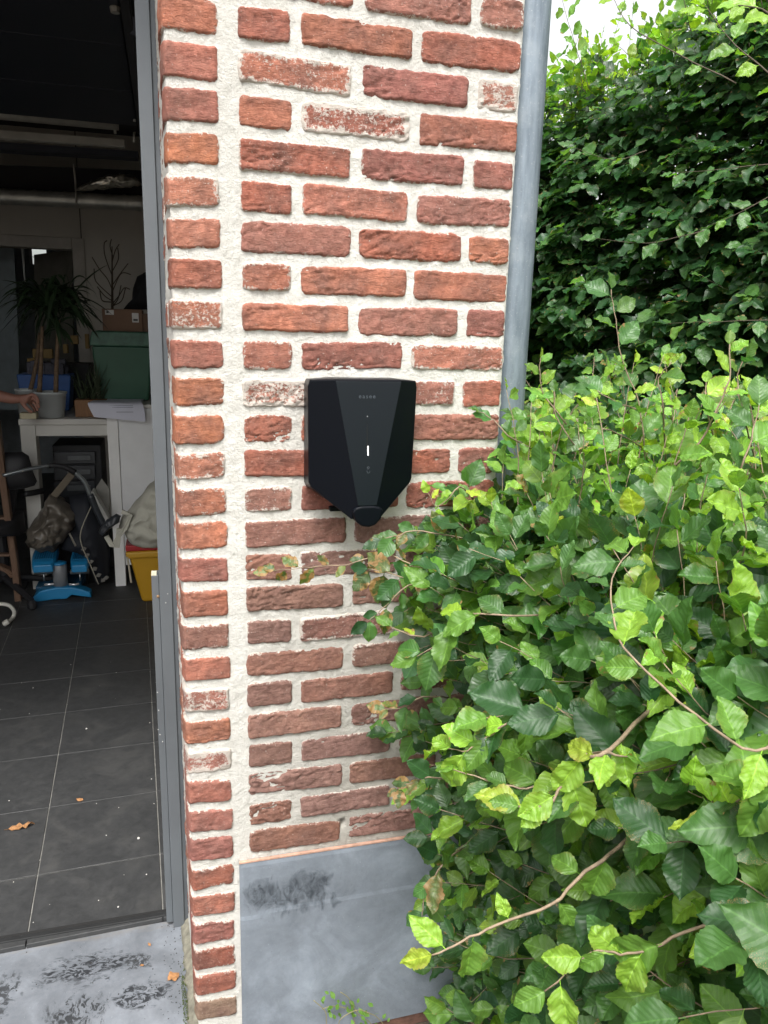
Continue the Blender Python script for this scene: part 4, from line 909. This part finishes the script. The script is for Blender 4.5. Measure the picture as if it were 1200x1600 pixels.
# ------------------------------------------------------------------ beech leaves
def leaf_data(seed, nl, nw, wid=.36, col=(.06, .12, .03), blotch=0., curl=.15, crinkle=0.):
    """one leaf of length 1 along +y, upper side +z -> (verts, faces, uvs, colours)"""
    rnd = random.Random(seed); ph = rnd.uniform(0, 6.28); fold = rnd.uniform(-.05, .50); droop = curl*rnd.uniform(-.6, 2.3); tw = rnd.uniform(-.9, .9); bend = rnd.uniform(-.08, .08)
    V = []; U = []; F = []; asym = rnd.uniform(-.04, .04)
    for i in range(nl+1):
        v = i/nl; prof = max(0, math.sin(math.pi*min(1, v**.80)))**.86*(1-.16*v**2)
        if i == nl: prof = 0
        for j in range(-nw, nw+1):
            u = j/nw; x = u*wid*prof*(1+asym*u)
            if abs(j) == nw: x *= 1+.035*(-1 if i % 2 else 1)
            y = v+abs(u)*.05*prof
            z = fold*abs(x)-droop*v*v+.045*abs(u)**1.5*math.sin(v*14+ph+u*2.5)
            z += .009*math.cos(2*math.pi*(v*8.5-abs(u)*2.1))*(1-.4*abs(u)) if nl >= 14 else 0
            if crinkle: z += crinkle*noise.noise(Vector((x*6+seed, y*6, 0)))+crinkle*.5*noise.noise(Vector((x*14, y*14, seed)))
            a = tw*v*.6; x2, z2 = x*math.cos(a)-z*math.sin(a)*.5, z+x*math.sin(a)
            V.append((x2+bend*v*v, y, z2)); U.append((.5+u*.5*max(.02, prof), v))
    W = 2*nw+1
    for i in range(nl):
        for j in range(2*nw): F.append((i*W+j, i*W+j+1, (i+1)*W+j+1, (i+1)*W+j))
    # stalk
    n0 = len(V); r = .009
    V += [(-r, .02, 0), (r, .02, 0), (0, .02, -2*r), (-r, -.13, .02), (r, -.13, .02), (0, -.13, .02-2*r)]; U += [(.5, 0)]*6
    F += [(n0, n0+1, n0+4, n0+3), (n0+1, n0+2, n0+5, n0+4), (n0+2, n0, n0+3, n0+5)]
    return np.array(V, dtype=np.float32), F, np.array(U, dtype=np.float32), np.array([*col, blotch], dtype=np.float32)
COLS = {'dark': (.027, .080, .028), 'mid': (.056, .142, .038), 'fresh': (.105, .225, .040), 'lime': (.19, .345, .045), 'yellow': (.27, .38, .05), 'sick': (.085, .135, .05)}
def variants(spec, nl, nw, s0):
    out = []
    for k, (key, n_) in enumerate(spec):
        for i in range(n_):
            c = COLS[key]; j = random.uniform(.85, 1.18)
            wd_ = random.uniform(.30, .385); cc_ = (c[0]*j, c[1]*j, c[2]*j); bl_ = {'sick': .62, 'yellow': .35, 'lime': .22}.get(key, .05 if i % 3 else .25); ck_ = {'lime': .10, 'yellow': .10, 'sick': .12, 'fresh': .06, 'mid': .03}.get(key, .015); sd0 = s0+k*31+i
            out.append((key, leaf_data(sd0, nl, nw, wd_, cc_, bl_, .17, ck_), (lambda a=(sd0, 20, 4, wd_, cc_, bl_, .17, ck_): leaf_data(*a))))
    return out
def leaf_mesh(d):
    d = d() if callable(d) else d
    V, F, U, c = d; me = bpy.data.meshes.new('leaf'); me.from_pydata(V.tolist(), [], F); me.update()
    li = np.empty(len(me.loops), dtype=np.int32); me.loops.foreach_get('vertex_index', li)
    me.uv_layers.new(name='UVMap').data.foreach_set('uv', U[li].ravel())
    me.color_attributes.new('Col', 'FLOAT_COLOR', 'POINT').data.foreach_set('color', np.tile(c, len(V)))
    me.polygons.foreach_set('use_smooth', [True]*len(me.polygons)); me.materials.append(M_leaf); return me
def stuff_mesh(name, items, vs_, parent):
    Vs = []; Fs = []; Us = []; Cs = []; n0 = 0; rnd = np.random.RandomState(3)
    cache = {}
    for vi, d in enumerate(vs_):
        cache[vi] = (np.array([f for f in d[1][1]], dtype=np.int32))
    for vi, M in items:
        V, F, U, c = vs_[vi][1]; A = np.array(M, dtype=np.float32); P_ = V @ A[:3, :3].T + A[:3, 3]
        Vs.append(P_); Fs.append(cache[vi]+n0); Us.append(U); cc = c.copy(); cc[:3] *= rnd.uniform(.75, 1.3)*np.array([rnd.uniform(.85, 1.2), 1, rnd.uniform(.8, 1.2)]); Cs.append(np.tile(cc, (len(V), 1))); n0 += len(V)
    V = np.concatenate(Vs); F = np.concatenate(Fs); U = np.concatenate(Us); Cc = np.concatenate(Cs)
    me = bpy.data.meshes.new(name); me.vertices.add(len(V)); me.vertices.foreach_set('co', V.ravel())
    me.loops.add(F.size); me.loops.foreach_set('vertex_index', F.ravel().astype(np.int32)); me.polygons.add(len(F))
    me.polygons.foreach_set('loop_start', np.arange(0, F.size, 4, dtype=np.int32)); me.polygons.foreach_set('use_smooth', np.ones(len(F), dtype=bool))
    me.update(calc_edges=True)
    me.uv_layers.new(name='UVMap').data.foreach_set('uv', U[F.ravel()].ravel())
    me.color_attributes.new('Col', 'FLOAT_COLOR', 'POINT').data.foreach_set('color', Cc.ravel())
    o = link(name, me, M_leaf, parent); tag(o, kind='stuff'); return o
def leaf_matrix(pos, axis, normal, size):
    y = axis.normalized(); z = (normal-y*normal.dot(y)); z = z.normalized() if z.length > 1e-4 else y.orthogonal().normalized(); x = y.cross(z)
    s_ = size; return Matrix(((x.x*s_, y.x*s_, z.x*s_, pos.x), (x.y*s_, y.y*s_, z.y*s_, pos.y), (x.z*s_, y.z*s_, z.z*s_, pos.z), (0, 0, 0, 1)))
def rv(a=1.): return Vector((random.uniform(-a, a), random.uniform(-a, a), random.uniform(-a, a)))
def spray(items, twigs, pts, pick, size, face, n_leaf, ang=.85, spread=.35, r0=.0014, start=.12, tipleaf=True, keep=None):
    """leaves set alternately along a twig; face = direction the upper sides look"""
    r0 = r0*.66; P_ = spline(pts, 4); P_ = [q+rv(.0012) for q in P_]; twigs.append((P_, r0)); L = len(P_)-1
    for k in range(n_leaf):
        t = start+(1-start)*(k+.5)/n_leaf; i = min(L-1, int(t*L)); p = P_[i].lerp(P_[i+1], t*L-i); d = (P_[i+1]-P_[i]).normalized()
        nrm = (face+rv(spread)).normalized(); side = d.cross(nrm); side = side.normalized() if side.length > 1e-3 else d.orthogonal().normalized()
        sg = 1 if k % 2 else -1; a = ang*random.uniform(.6, 1.25)
        ax = d*math.cos(a)+side*sg*math.sin(a)+Vector((0, 0, -.18))+rv(.18)
        s_ = size*random.uniform(.6, 1.2)*(1-.25*max(0, t-.8)/.2*random.random())
        M = leaf_matrix(p+ax.normalized()*s_*.12, ax, nrm, s_)
        if keep is None or keep(M.translation, s_): items.append((pick(), M))
    if tipleaf:
        d = (P_[-1]-P_[-3]).normalized(); M = leaf_matrix(P_[-1], d+rv(.2), face+rv(spread), size*random.uniform(.5, .9))
        if keep is None or keep(M.translation, size): items.append((pick(), M))
def project(p):
    v = np.array(p)-CAM; z = v@FWD; return (600+FOC*(v@RGT)/z, 800+FOC*(v@DWN)/z, z) if z > .05 else (1e6, 1e6, z)
def build_leaves(items, vs_, parent, limit=296, own=None):
    """the leaves that show largest from the front become parts; all others stay joined"""
    cell = 9; buf = {}; info = []
    for i, (vi, M) in enumerate(items):
        c = M @ Vector((0, .5, 0)); u, v, z = project(c); s_ = M.to_3x3().col[1].length*FOC/z if z > 0 else 0
        info.append((u, v, z, s_))
        if -20 < u < 1220 and -20 < v < 1620:
            r = max(1, int(s_*.32/cell)); cu, cv = int(u//cell), int(v//cell)
            for a in range(-r, r+1):
                for b in range(-r, r+1):
                    if a*a+b*b <= r*r+1:
                        q = (cu+a, cv+b)
                        if q not in buf or buf[q][0] > z: buf[q] = (z, i)
    cnt = {}
    for z, i in buf.values(): cnt[i] = cnt.get(i, 0)+1
    order = sorted(cnt, key=lambda i: -cnt[i])[:limit]; chosen = set(order); meshes = {}
    for i in order:
        vi, M = items[i]
        if vi not in meshes: meshes[vi] = leaf_mesh(vs_[vi][2])
        o = bpy.data.objects.new('leaf', meshes[vi]); C.objects.link(o); par(o, parent); o.matrix_basis = M
    stuff_mesh('foliage', [it for i, it in enumerate(items) if i not in chosen], vs_, parent)
def twig_mesh(name, twigs, parent, m, n=5):
    b = MB()
    for P_, r in twigs:
        L = len(P_); b.tube(P_, [max(.0006, r*(1.5-.9*i/(L-1))) for i in range(L)], n)
    return b.build(name, m, parent, True)

# --- low beech hedge in front of the pillar
prof = [(.585, -.12), (.53, .15), (.485, .45), (.455, .72), (.44, .90), (.50, 1.02), (.62, 1.09), (.80, 1.115), (1.35, 1.12)]
plen = [0]
for a, b in zip(prof, prof[1:]): plen.append(plen[-1]+math.hypot(b[0]-a[0], b[1]-a[1]))
def hedge_pt(s_, y):
    for i in range(len(prof)-1):
        if s_ <= plen[i+1]:
            t = (s_-plen[i])/(plen[i+1]-plen[i]); a, b = prof[i], prof[i+1]; dx, dz_ = b[0]-a[0], b[1]-a[1]; l = math.hypot(dx, dz_)
            nv = Vector((-dz_/l, 0, dx/l)); k = noise.noise(Vector((s_*5, y*5, 3)))*.045+noise.noise(Vector((s_*12, y*12, 8)))*.018
            return Vector((a[0]+dx*t, y, a[1]+dz_*t))+nv*k, nv
    return Vector((prof[-1][0], y, prof[-1][1])), Vector((0, 0, 1))
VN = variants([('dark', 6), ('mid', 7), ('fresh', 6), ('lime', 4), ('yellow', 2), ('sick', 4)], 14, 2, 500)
byk = {}
for i, (k, *_) in enumerate(VN): byk.setdefault(k, []).append(i)
def picker(wt):
    ks = list(wt); ws = [wt[k] for k in ks]
    return lambda: random.choice(byk[random.choices(ks, ws)[0]])
p_in = picker({'dark': 6, 'mid': 3}); p_side = picker({'dark': 4, 'mid': 4.5, 'fresh': 3, 'lime': .6}); p_top = picker({'dark': 2.2, 'mid': 3.4, 'fresh': 4.5, 'lime': 1.8, 'yellow': .2, 'sick': .1})  # inner leaves drawn darker, the hedge's shade gaps put into leaf colour
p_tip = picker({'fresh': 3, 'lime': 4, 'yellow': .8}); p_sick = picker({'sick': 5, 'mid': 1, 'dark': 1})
near = []; ntw = []; CV = Vector(CAM)
def keepn(p, s_):
    if (p-CV).length < .57: return False
    if p.x < .69 and p.y > -.028: return False
    u, v, z = project(p)
    return not (z < .62 and u < 980)
def near_twig(sv_, y, inner):
    p, nv = hedge_pt(sv_, y); top = nv.z
    if p.x < .67 and y > -.03: return
    base = p-nv*(random.uniform(.10, .20)+inner)+rv(.03); d = (nv*random.uniform(.5, 1.)+Vector((0, 0, random.uniform(.0, .9)))+rv(.55)).normalized()
    L = random.uniform(.13, .23); tip = base+d*L+Vector((0, 0, -.02)); 
    if tip.x < .66 and tip.y > -.035: tip.y = -.035-random.random()*.02
    mid = base.lerp(tip, .5)+rv(.014)
    face = (Vector((0, 0, .75))+nv*.75+Vector((-.15, -.35, 0))).normalized()
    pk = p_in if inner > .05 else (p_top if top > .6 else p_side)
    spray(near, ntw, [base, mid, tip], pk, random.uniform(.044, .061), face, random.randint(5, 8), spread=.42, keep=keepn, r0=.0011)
side_len = plen[5]
for i in range(1080):
    y = random.uniform(-1.35, -.03); near_twig(random.uniform(0, side_len), y, random.choice([0, 0, .0, .07]))
for i in range(930):
    sv_ = random.uniform(plen[4], plen[-1]); y = random.uniform(-1.3, .55 if sv_ > plen[6]+.05 else -.04); near_twig(sv_, y, random.choice([0, 0, .0, .06]))
# shoots standing up above the hedge top, read off the photograph: points (u, v, distance), leaf colour, leaf size
def shoot(pts, pick, size, n_leaf, face=(-.1, -.5, .8), r0=.0016, spread=.5, start=.1, ang=.85, tip=True):
    pts = list(pts)
    if pts[0][0] < 1205: pts[0] = (pts[0][0], pts[0][1], pts[0][2]+.14)
    Q = [S(*p) for p in pts]; Q = [Q[0]]+[q+rv(.004) for q in Q[1:]]
    spray(near, ntw, Q, pick, size, Vector(face), n_leaf, r0=r0, spread=spread, start=start, ang=ang, tipleaf=tip)
shoot([(1012, 770, 1.32), (1005, 700, 1.30), (998, 630, 1.28), (968, 560, 1.26), (960, 500, 1.25), (952, 452, 1.24)], picker({'mid': 4, 'fresh': 3, 'lime': 1}), .040, 9)
shoot([(1040, 730, 1.15), (1038, 640, 1.14), (1034, 590, 1.13), (1045, 562, 1.12)], p_tip, .034, 5)
shoot([(1000, 800, 1.05), (1050, 735, 1.03), (1090, 690, 1.02), (1115, 650, 1.01), (1135, 590, 1.0), (1140, 540, 1.0)], picker({'lime': 3, 'fresh': 3}), .036, 8, r0=.0022)
shoot([(1130, 830, .95), (1150, 740, .94), (1172, 690, .93), (1190, 630, .93)], picker({'lime': 2, 'fresh': 3, 'mid': 2}), .046, 6, r0=.0018)
shoot([(1180, 720, 1.1), (1160, 650, 1.1), (1150, 600, 1.1), (1165, 560, 1.1)], p_top, .042, 6)
shoot([(915, 700, 1.3), (880, 660, 1.28), (850, 620, 1.27), (840, 590, 1.26), (845, 562, 1.25)], p_tip, .030, 6)
shoot([(930, 720, 1.25), (895, 690, 1.24), (872, 650, 1.22), (869, 612, 1.21)], picker({'mid': 2, 'fresh': 2}), .034, 5)
shoot([(830, 700, 1.25), (800, 690, 1.24), (775, 660, 1.23), (752, 640, 1.22)], picker({'mid': 2, 'fresh': 3}), .030, 4)
shoot([(740, 780, 1.28), (720, 760, 1.27), (690, 790, 1.26), (665, 770, 1.25)], p_tip, .030, 4)
shoot([(1000, 640, 1.27), (960, 625, 1.26), (925, 600, 1.25)], picker({'mid': 3, 'fresh': 1}), .040, 5)
shoot([(1005, 700, 1.27), (950, 670, 1.26), (915, 672, 1.25)], picker({'mid': 3, 'dark': 1}), .044, 5)
shoot([(1120, 700, 1.02), (1105, 640, 1.02), (1110, 600, 1.02)], p_tip, .036, 5)
for i in range(60):
    sv_ = random.uniform(plen[5]+.05, plen[-1]-.1); y = random.uniform(-.75, .45 if sv_ > plen[6]+.05 else -.1); p, nv = hedge_pt(sv_, y)
    if p.x < .68 and y > -.08: continue
    d = (Vector((0, 0, 1))+rv(.45)).normalized(); L = random.uniform(.10, .20)
    spray(near, ntw, [p-Vector((0, 0, .05)), p+d*L*.45+rv(.012), p+d*L], random.choice([p_tip, p_top]), random.uniform(.028, .042), Vector((-.1, -.5, .8)), random.randint(4, 7), spread=.5, keep=keepn, r0=.0014)
# sickly sprays reaching left across the bricks
shoot([(760, 850, 1.26), (700, 838, 1.24), (650, 832, 1.23), (625, 836, 1.22), (600, 842, 1.22)], p_sick, .040, 8, face=(-.1, -.7, .6))
shoot([(720, 880, 1.22), (660, 885, 1.22), (600, 870, 1.22), (545, 880, 1.22), (500, 885, 1.23), (455, 892, 1.24), (425, 895, 1.245)], p_sick, .034, 10, face=(-.1, -.75, .45), r0=.0013)
shoot([(690, 905, 1.20), (640, 905, 1.19), (605, 895, 1.19), (575, 885, 1.2)], picker({'sick': 3, 'dark': 2}), .044, 7, face=(-.1, -.8, .5))
shoot([(700, 900, 1.18), (640, 915, 1.17), (605, 950, 1.17), (575, 972, 1.17)], p_sick, .036, 7, face=(-.1, -.8, .4))
shoot([(700, 980, 1.15), (660, 995, 1.15), (625, 990, 1.15), (612, 980, 1.15)], p_tip, .032, 4)
shoot([(700, 1090, 1.15), (660, 1085, 1.14), (630, 1105, 1.14), (600, 1105, 1.14)], p_sick, .032, 5)
shoot([(720, 1225, 1.15), (680, 1220, 1.14), (650, 1218, 1.14), (620, 1235, 1.14)], p_sick, .036, 5)
shoot([(740, 1320, 1.10), (700, 1335, 1.09), (668, 1385, 1.09), (660, 1430, 1.09)], picker({'mid': 3, 'sick': 1}), .048, 6)
# strong branches near the viewer
shoot([(1240, 1130, .62), (1172, 1175, .62), (1080, 1120, .62), (990, 1035, .66), (955, 980, .70), (962, 900, .74), (985, 860, .78)], picker({'fresh': 3, 'lime': 2, 'mid': 2}),   .042, 11, r0=.0015)
shoot([(1030, 1090, .72), (955, 1170, .72), (905, 1180, .73), (885, 1215, .74), (850, 1260, .74), (815, 1262, .74)], picker({'lime': 4, 'yellow': 2, 'fresh': 1}), .042, 8, r0=.0026, face=(-.15, -.8, .5))
shoot([(905, 1180, .73), (945, 1172, .72), (975, 1180, .71)], picker({'lime': 3, 'fresh': 1}), .036, 3, r0=.0022)
shoot([(1010, 1280, .78), (955, 1335, .76), (905, 1375, .75), (860, 1412, .74), (780, 1450, .73), (715, 1475, .72), (683, 1497, .72)], picker({'lime': 3, 'yellow': 2, 'fresh': 2}), .040, 6, r0=.0024, face=(-.1, -.85, .3), ang=1.5)
shoot([(1240, 1340, .62), (1170, 1310, .64), (1140, 1290, .65), (1120, 1262, .66)], picker({'lime': 2, 'yellow': 1}), .046, 4, r0=.0024, face=(-.1, -.7, .7))
shoot([(1240, 1480, .62), (1140, 1460, .64), (1085, 1455, .66), (1020, 1480, .68), (970, 1488, .69), (920, 1500, .7), (850, 1550, .71)], picker({'fresh': 3, 'lime': 4}), .046, 9, r0=.002, face=(-.1, -.75, .5))
shoot([(980, 1170, .85), (930, 1215, .85), (870, 1225, .86), (820, 1235, .87), (770, 1225, .88), (710, 1210, .90)], picker({'mid': 2, 'fresh': 2}), .044, 8, r0=.0018)
shoot([(860, 1090, .88), (805, 1120, .89), (760, 1150, .9), (735, 1172, .9), (700, 1165, .91)], picker({'fresh': 2, 'lime': 3}), .050, 6, r0=.0016, face=(-.1, -.8, .5))
shoot([(900, 960, .98), (800, 962, 1.0), (720, 965, 1.02), (690, 1000, 1.04), (650, 1022, 1.05)], picker({'fresh': 3, 'mid': 2, 'lime': 1}), .050, 8, r0=.0016)
shoot([(1240, 1210, .60), (1200, 1235, .61), (1160, 1250, .63)], picker({'fresh': 1, 'mid': 1}), .048, 3, r0=.002, face=(-.15, -.7, .75))
low = thing('beech_hedge', 'low bright green beech hedge with yellowish shoots in front of the pillar and downpipe', 'hedge', (.85, -.3, -.16))
build_leaves(near, VN, low, 298)
# stems inside
stems = []
for i in range(46):
    y = random.uniform(-1.25, -.08); x = random.uniform(.62, 1.15); p = Vector((x, y, -.16)); tgt, nv = hedge_pt(random.uniform(plen[1], plen[-1]*.95), y+random.uniform(-.15, .15)); tgt = tgt-nv*.12
    if tgt.x < .68 and tgt.y > -.06: tgt.y = -.08
    stems.append((spline([p, p.lerp(tgt, .4)+Vector((0, 0, .12))+rv(.03), tgt], 5), random.uniform(.002, .0055)))
tag(twig_mesh('twigs', ntw, low, M_twig), kind='stuff'); tag(twig_mesh('stems', stems, low, M_twigd, 6), kind='stuff')

# --- tall beech hedge behind
FA, FB = Vector((.98, 2.75, 0)), Vector((2.2, -.35, 0)); fd = (FB-FA); fl_ = fd.length; fdn = fd.normalized(); fn = Vector((fdn.y, -fdn.x, 0))
if fn.dot(Vector((-1, -1, 0))) < 0: fn = -fn
VF = variants([('dark', 7), ('mid', 4), ('fresh', 3), ('lime', 3)], 10, 1, 900); byn = byk; byk = {}
for i, (k, *_) in enumerate(VF): byk.setdefault(k, []).append(i)
COLn = None
f_dark = picker({'dark': 7, 'mid': 1.6, 'fresh': .15}); f_in = picker({'dark': 1}); f_top = picker({'fresh': 3, 'lime': 4, 'mid': .5})  # top shoots drawn paler, with their backlight put into leaf colour
far = []; ftw = []
def ztop(t): return 2.14+.34*t+.05*noise.noise(Vector((t*6, 0, 0)))
def fkeep(p, s_): return True
for i in range(5600):
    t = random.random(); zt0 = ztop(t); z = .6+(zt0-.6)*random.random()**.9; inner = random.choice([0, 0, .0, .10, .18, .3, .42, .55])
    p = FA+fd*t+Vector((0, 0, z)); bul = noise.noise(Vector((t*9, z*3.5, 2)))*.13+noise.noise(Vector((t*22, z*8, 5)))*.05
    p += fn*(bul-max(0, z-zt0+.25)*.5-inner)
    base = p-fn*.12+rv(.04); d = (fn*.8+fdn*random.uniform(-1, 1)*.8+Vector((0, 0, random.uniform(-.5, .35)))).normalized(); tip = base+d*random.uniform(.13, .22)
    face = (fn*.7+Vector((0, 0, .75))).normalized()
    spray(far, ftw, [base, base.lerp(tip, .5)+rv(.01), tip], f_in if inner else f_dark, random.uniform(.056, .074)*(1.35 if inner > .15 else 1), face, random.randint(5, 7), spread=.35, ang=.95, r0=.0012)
for i in range(720):
    t = random.random(); zt0 = ztop(t)-.05; dep = random.uniform(-.6, .05); base = FA+fd*t+fn*dep+Vector((0, 0, zt0-random.uniform(0, .06)))
    L = random.uniform(.08, .27)+(.20 if random.random() < .16 else 0); d = (Vector((0, 0, 1))+rv(.45)).normalized(); tip = base+d*L
    if t < .55: 
        if random.random() < .30: continue
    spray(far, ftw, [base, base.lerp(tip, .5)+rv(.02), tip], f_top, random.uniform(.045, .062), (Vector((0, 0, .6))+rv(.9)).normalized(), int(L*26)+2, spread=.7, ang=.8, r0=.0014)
# one long arching shoot against the sky at the top, and bright leaves in the top right corner
spray(far, ftw, [S(1150, 130, 2.2), S(1060, 85, 2.25), S(985, 40, 2.3), S(955, -10, 2.35)], f_top, .05, Vector((-.2, -.6, .5)), 7, r0=.0024)
spray(far, ftw, [S(1215, 125, 1.6), S(1165, 85, 1.62), S(1135, 55, 1.64), S(1100, 5, 1.66)], f_top, .052, Vector((-.2, -.7, .6)), 7, r0=.002)
spray(far, ftw, [S(1230, 40, 1.3), S(1190, 15, 1.3), S(1150, 8, 1.3)], picker({'lime': 1}), .05, Vector((-.2, -.7, .6)), 3, r0=.002)
for a, b, c in (((1215, 300), (1150, 335), (1085, 362)), ((1220, 500), (1130, 502), (1040, 505)), ((1215, 255), (1120, 265), (1050, 270)), ((1100, 360), (1010, 380), (930, 372)), ((1010, 235), (960, 250), (890, 228))):
    spray(far, ftw, [S(*a, 2.0), S(*b, 2.0), S(*c, 2.05)], picker({'mid': 3, 'dark': 2, 'fresh': .6}), .056, (fn*.6+Vector((0, 0, .8))).normalized(), 8, spread=.3, ang=.95, r0=.0016)
tall = thing('beech_hedge', 'tall dark green beech hedge behind the low hedge with pale backlit shoots on top', 'hedge', (1.8, 1.2, -.16))
build_leaves(far, VF, tall, 298)
fst = []
for i in range(60):
    t = random.random(); dep = random.uniform(-.55, -.2); p = FA+fd*t+fn*dep+Vector((0, 0, -.16)); q = p+Vector((random.uniform(-.12, .12), random.uniform(-.12, .12), ztop(t)+.05)); fst.append((spline([p, p.lerp(q, .5)+rv(.04), q], 4), random.uniform(.005, .014)))
tag(twig_mesh('twigs', ftw, tall, M_twigd, 4), kind='stuff'); tag(twig_mesh('stems', fst, tall, M_twigd, 6), kind='stuff')

# ------------------------------------------------------------------ litter on the floor and sill, weed at the foot of the slab
M_dry = plain('dry_leaf', (.34, .17, .07), .8, 0, .4, 90, .001)
def dry(u, v, z, size, ang_, label, wide=.3):
    V, F, U, c = leaf_data(random.randint(0, 9999), 8, 2, wide, crinkle=.35, curl=.3); p = Zp(u, v, z+.004); a = ang_
    P_ = [(p.x+size*(x*math.cos(a)-y*math.sin(a)), p.y+size*(x*math.sin(a)+y*math.cos(a)), p.z+size*max(-.05, zz_)*.7) for x, y, zz_ in V.tolist()]
    tag(mesh('dry_leaf', P_, F, M_dry, None, True), label, 'leaf')
dry(12, 1296, FZ, .07, -1.45, 'long brown dry leaf on the dark floor tiles at the left edge', .16)
dry(130, 1250, FZ, .022, 1.2, 'tiny tan leaf scrap in the middle of a dark floor tile')
dry(262, 1532, FZ-.012, .030, -1.0, 'curled orange-brown dry leaf on the stone sill near the pillar foot', .45)
dry(235, 1478, FZ-.012, .014, .4, 'small upright brown leaf bit on the sill below the door post', .2)
dry(225, 1508, FZ-.012, .010, 1.4, 'smallest brown leaf crumb in the middle of the stone sill', .3)
b = MB(); rr2 = random.Random(5)
for i in range(45):
    x = rr2.uniform(-.75, -.08); y = .38+rr2.random()**1.6*1.5; r = rr2.uniform(.0008, .0024)*(1.8 if i % 29 == 0 else 1)
    b.lathe((x, y, FZ+.0002), [(r, 0), (r*.7, r*.6)], 5)
tag(b.build('grit', plain('pale_grit', (.55, .54, .50), .8)), 'pale grit and paint crumbs scattered over the floor tiles', 'grit', kind='stuff')
b = MB()
for i in range(170):
    x = rr2.uniform(-.5, -.02); y = rr2.uniform(-.02, .325); 
    if i % 3: x = -.02-abs(rr2.gauss(0, .03)); 
    r = rr2.uniform(.0006, .0018); b.lathe((x, y, FZ-.0118), [(r, 0), (r*.6, r*.6)], 5)
tag(b.build('dirt_crumbs', plain('dark_crumb', (.035, .03, .025), .9)), 'dark soil crumbs on the stone sill along the pillar', 'crumbs', kind='stuff')
wd = thing('weed', 'small green creeping weed growing up in front of the foot of the stone slab', 'weed', (.33, -.05, -.16))
def W3(u, v, y=-.035): return Y(u, v, y)
for i, pts in enumerate(([(560, 1640), (555, 1600), (545, 1578), (520, 1572), (503, 1577)], [(600, 1640), (580, 1600), (560, 1585), (545, 1560), (532, 1550)], [(610, 1650), (603, 1610), (590, 1590), (570, 1580)], [(512, 1640), (510, 1600), (508, 1580), (490, 1563)], [(545, 1640), (530, 1605), (535, 1590), (560, 1578), (580, 1585)])):
    MB().tube(spline([W3(u, v, -.03-.012*i) for u, v in pts], 5), .0008, 5).build('stem', plain('weed_stem', (.25, .22, .10), .7), wd, True)
V0, F0, U0, c0_ = leaf_data(77, 6, 1, .30, COLS['fresh'])
for i in range(44):
    u = random.uniform(498, 608); v = 1566+(u-500)*.22+random.uniform(-16, 26); p = W3(u, v, random.uniform(-.075, -.025)); M = leaf_matrix(p, rv(1)+Vector((0, 0, .3)), Vector((0, -.8, .6))+rv(.4), random.uniform(.009, .017))
    if i == 0: wm = leaf_mesh((V0, F0, U0, c0_))
    o = bpy.data.objects.new('leaf', wm); C.objects.link(o); par(o, wd); o.matrix_basis = M
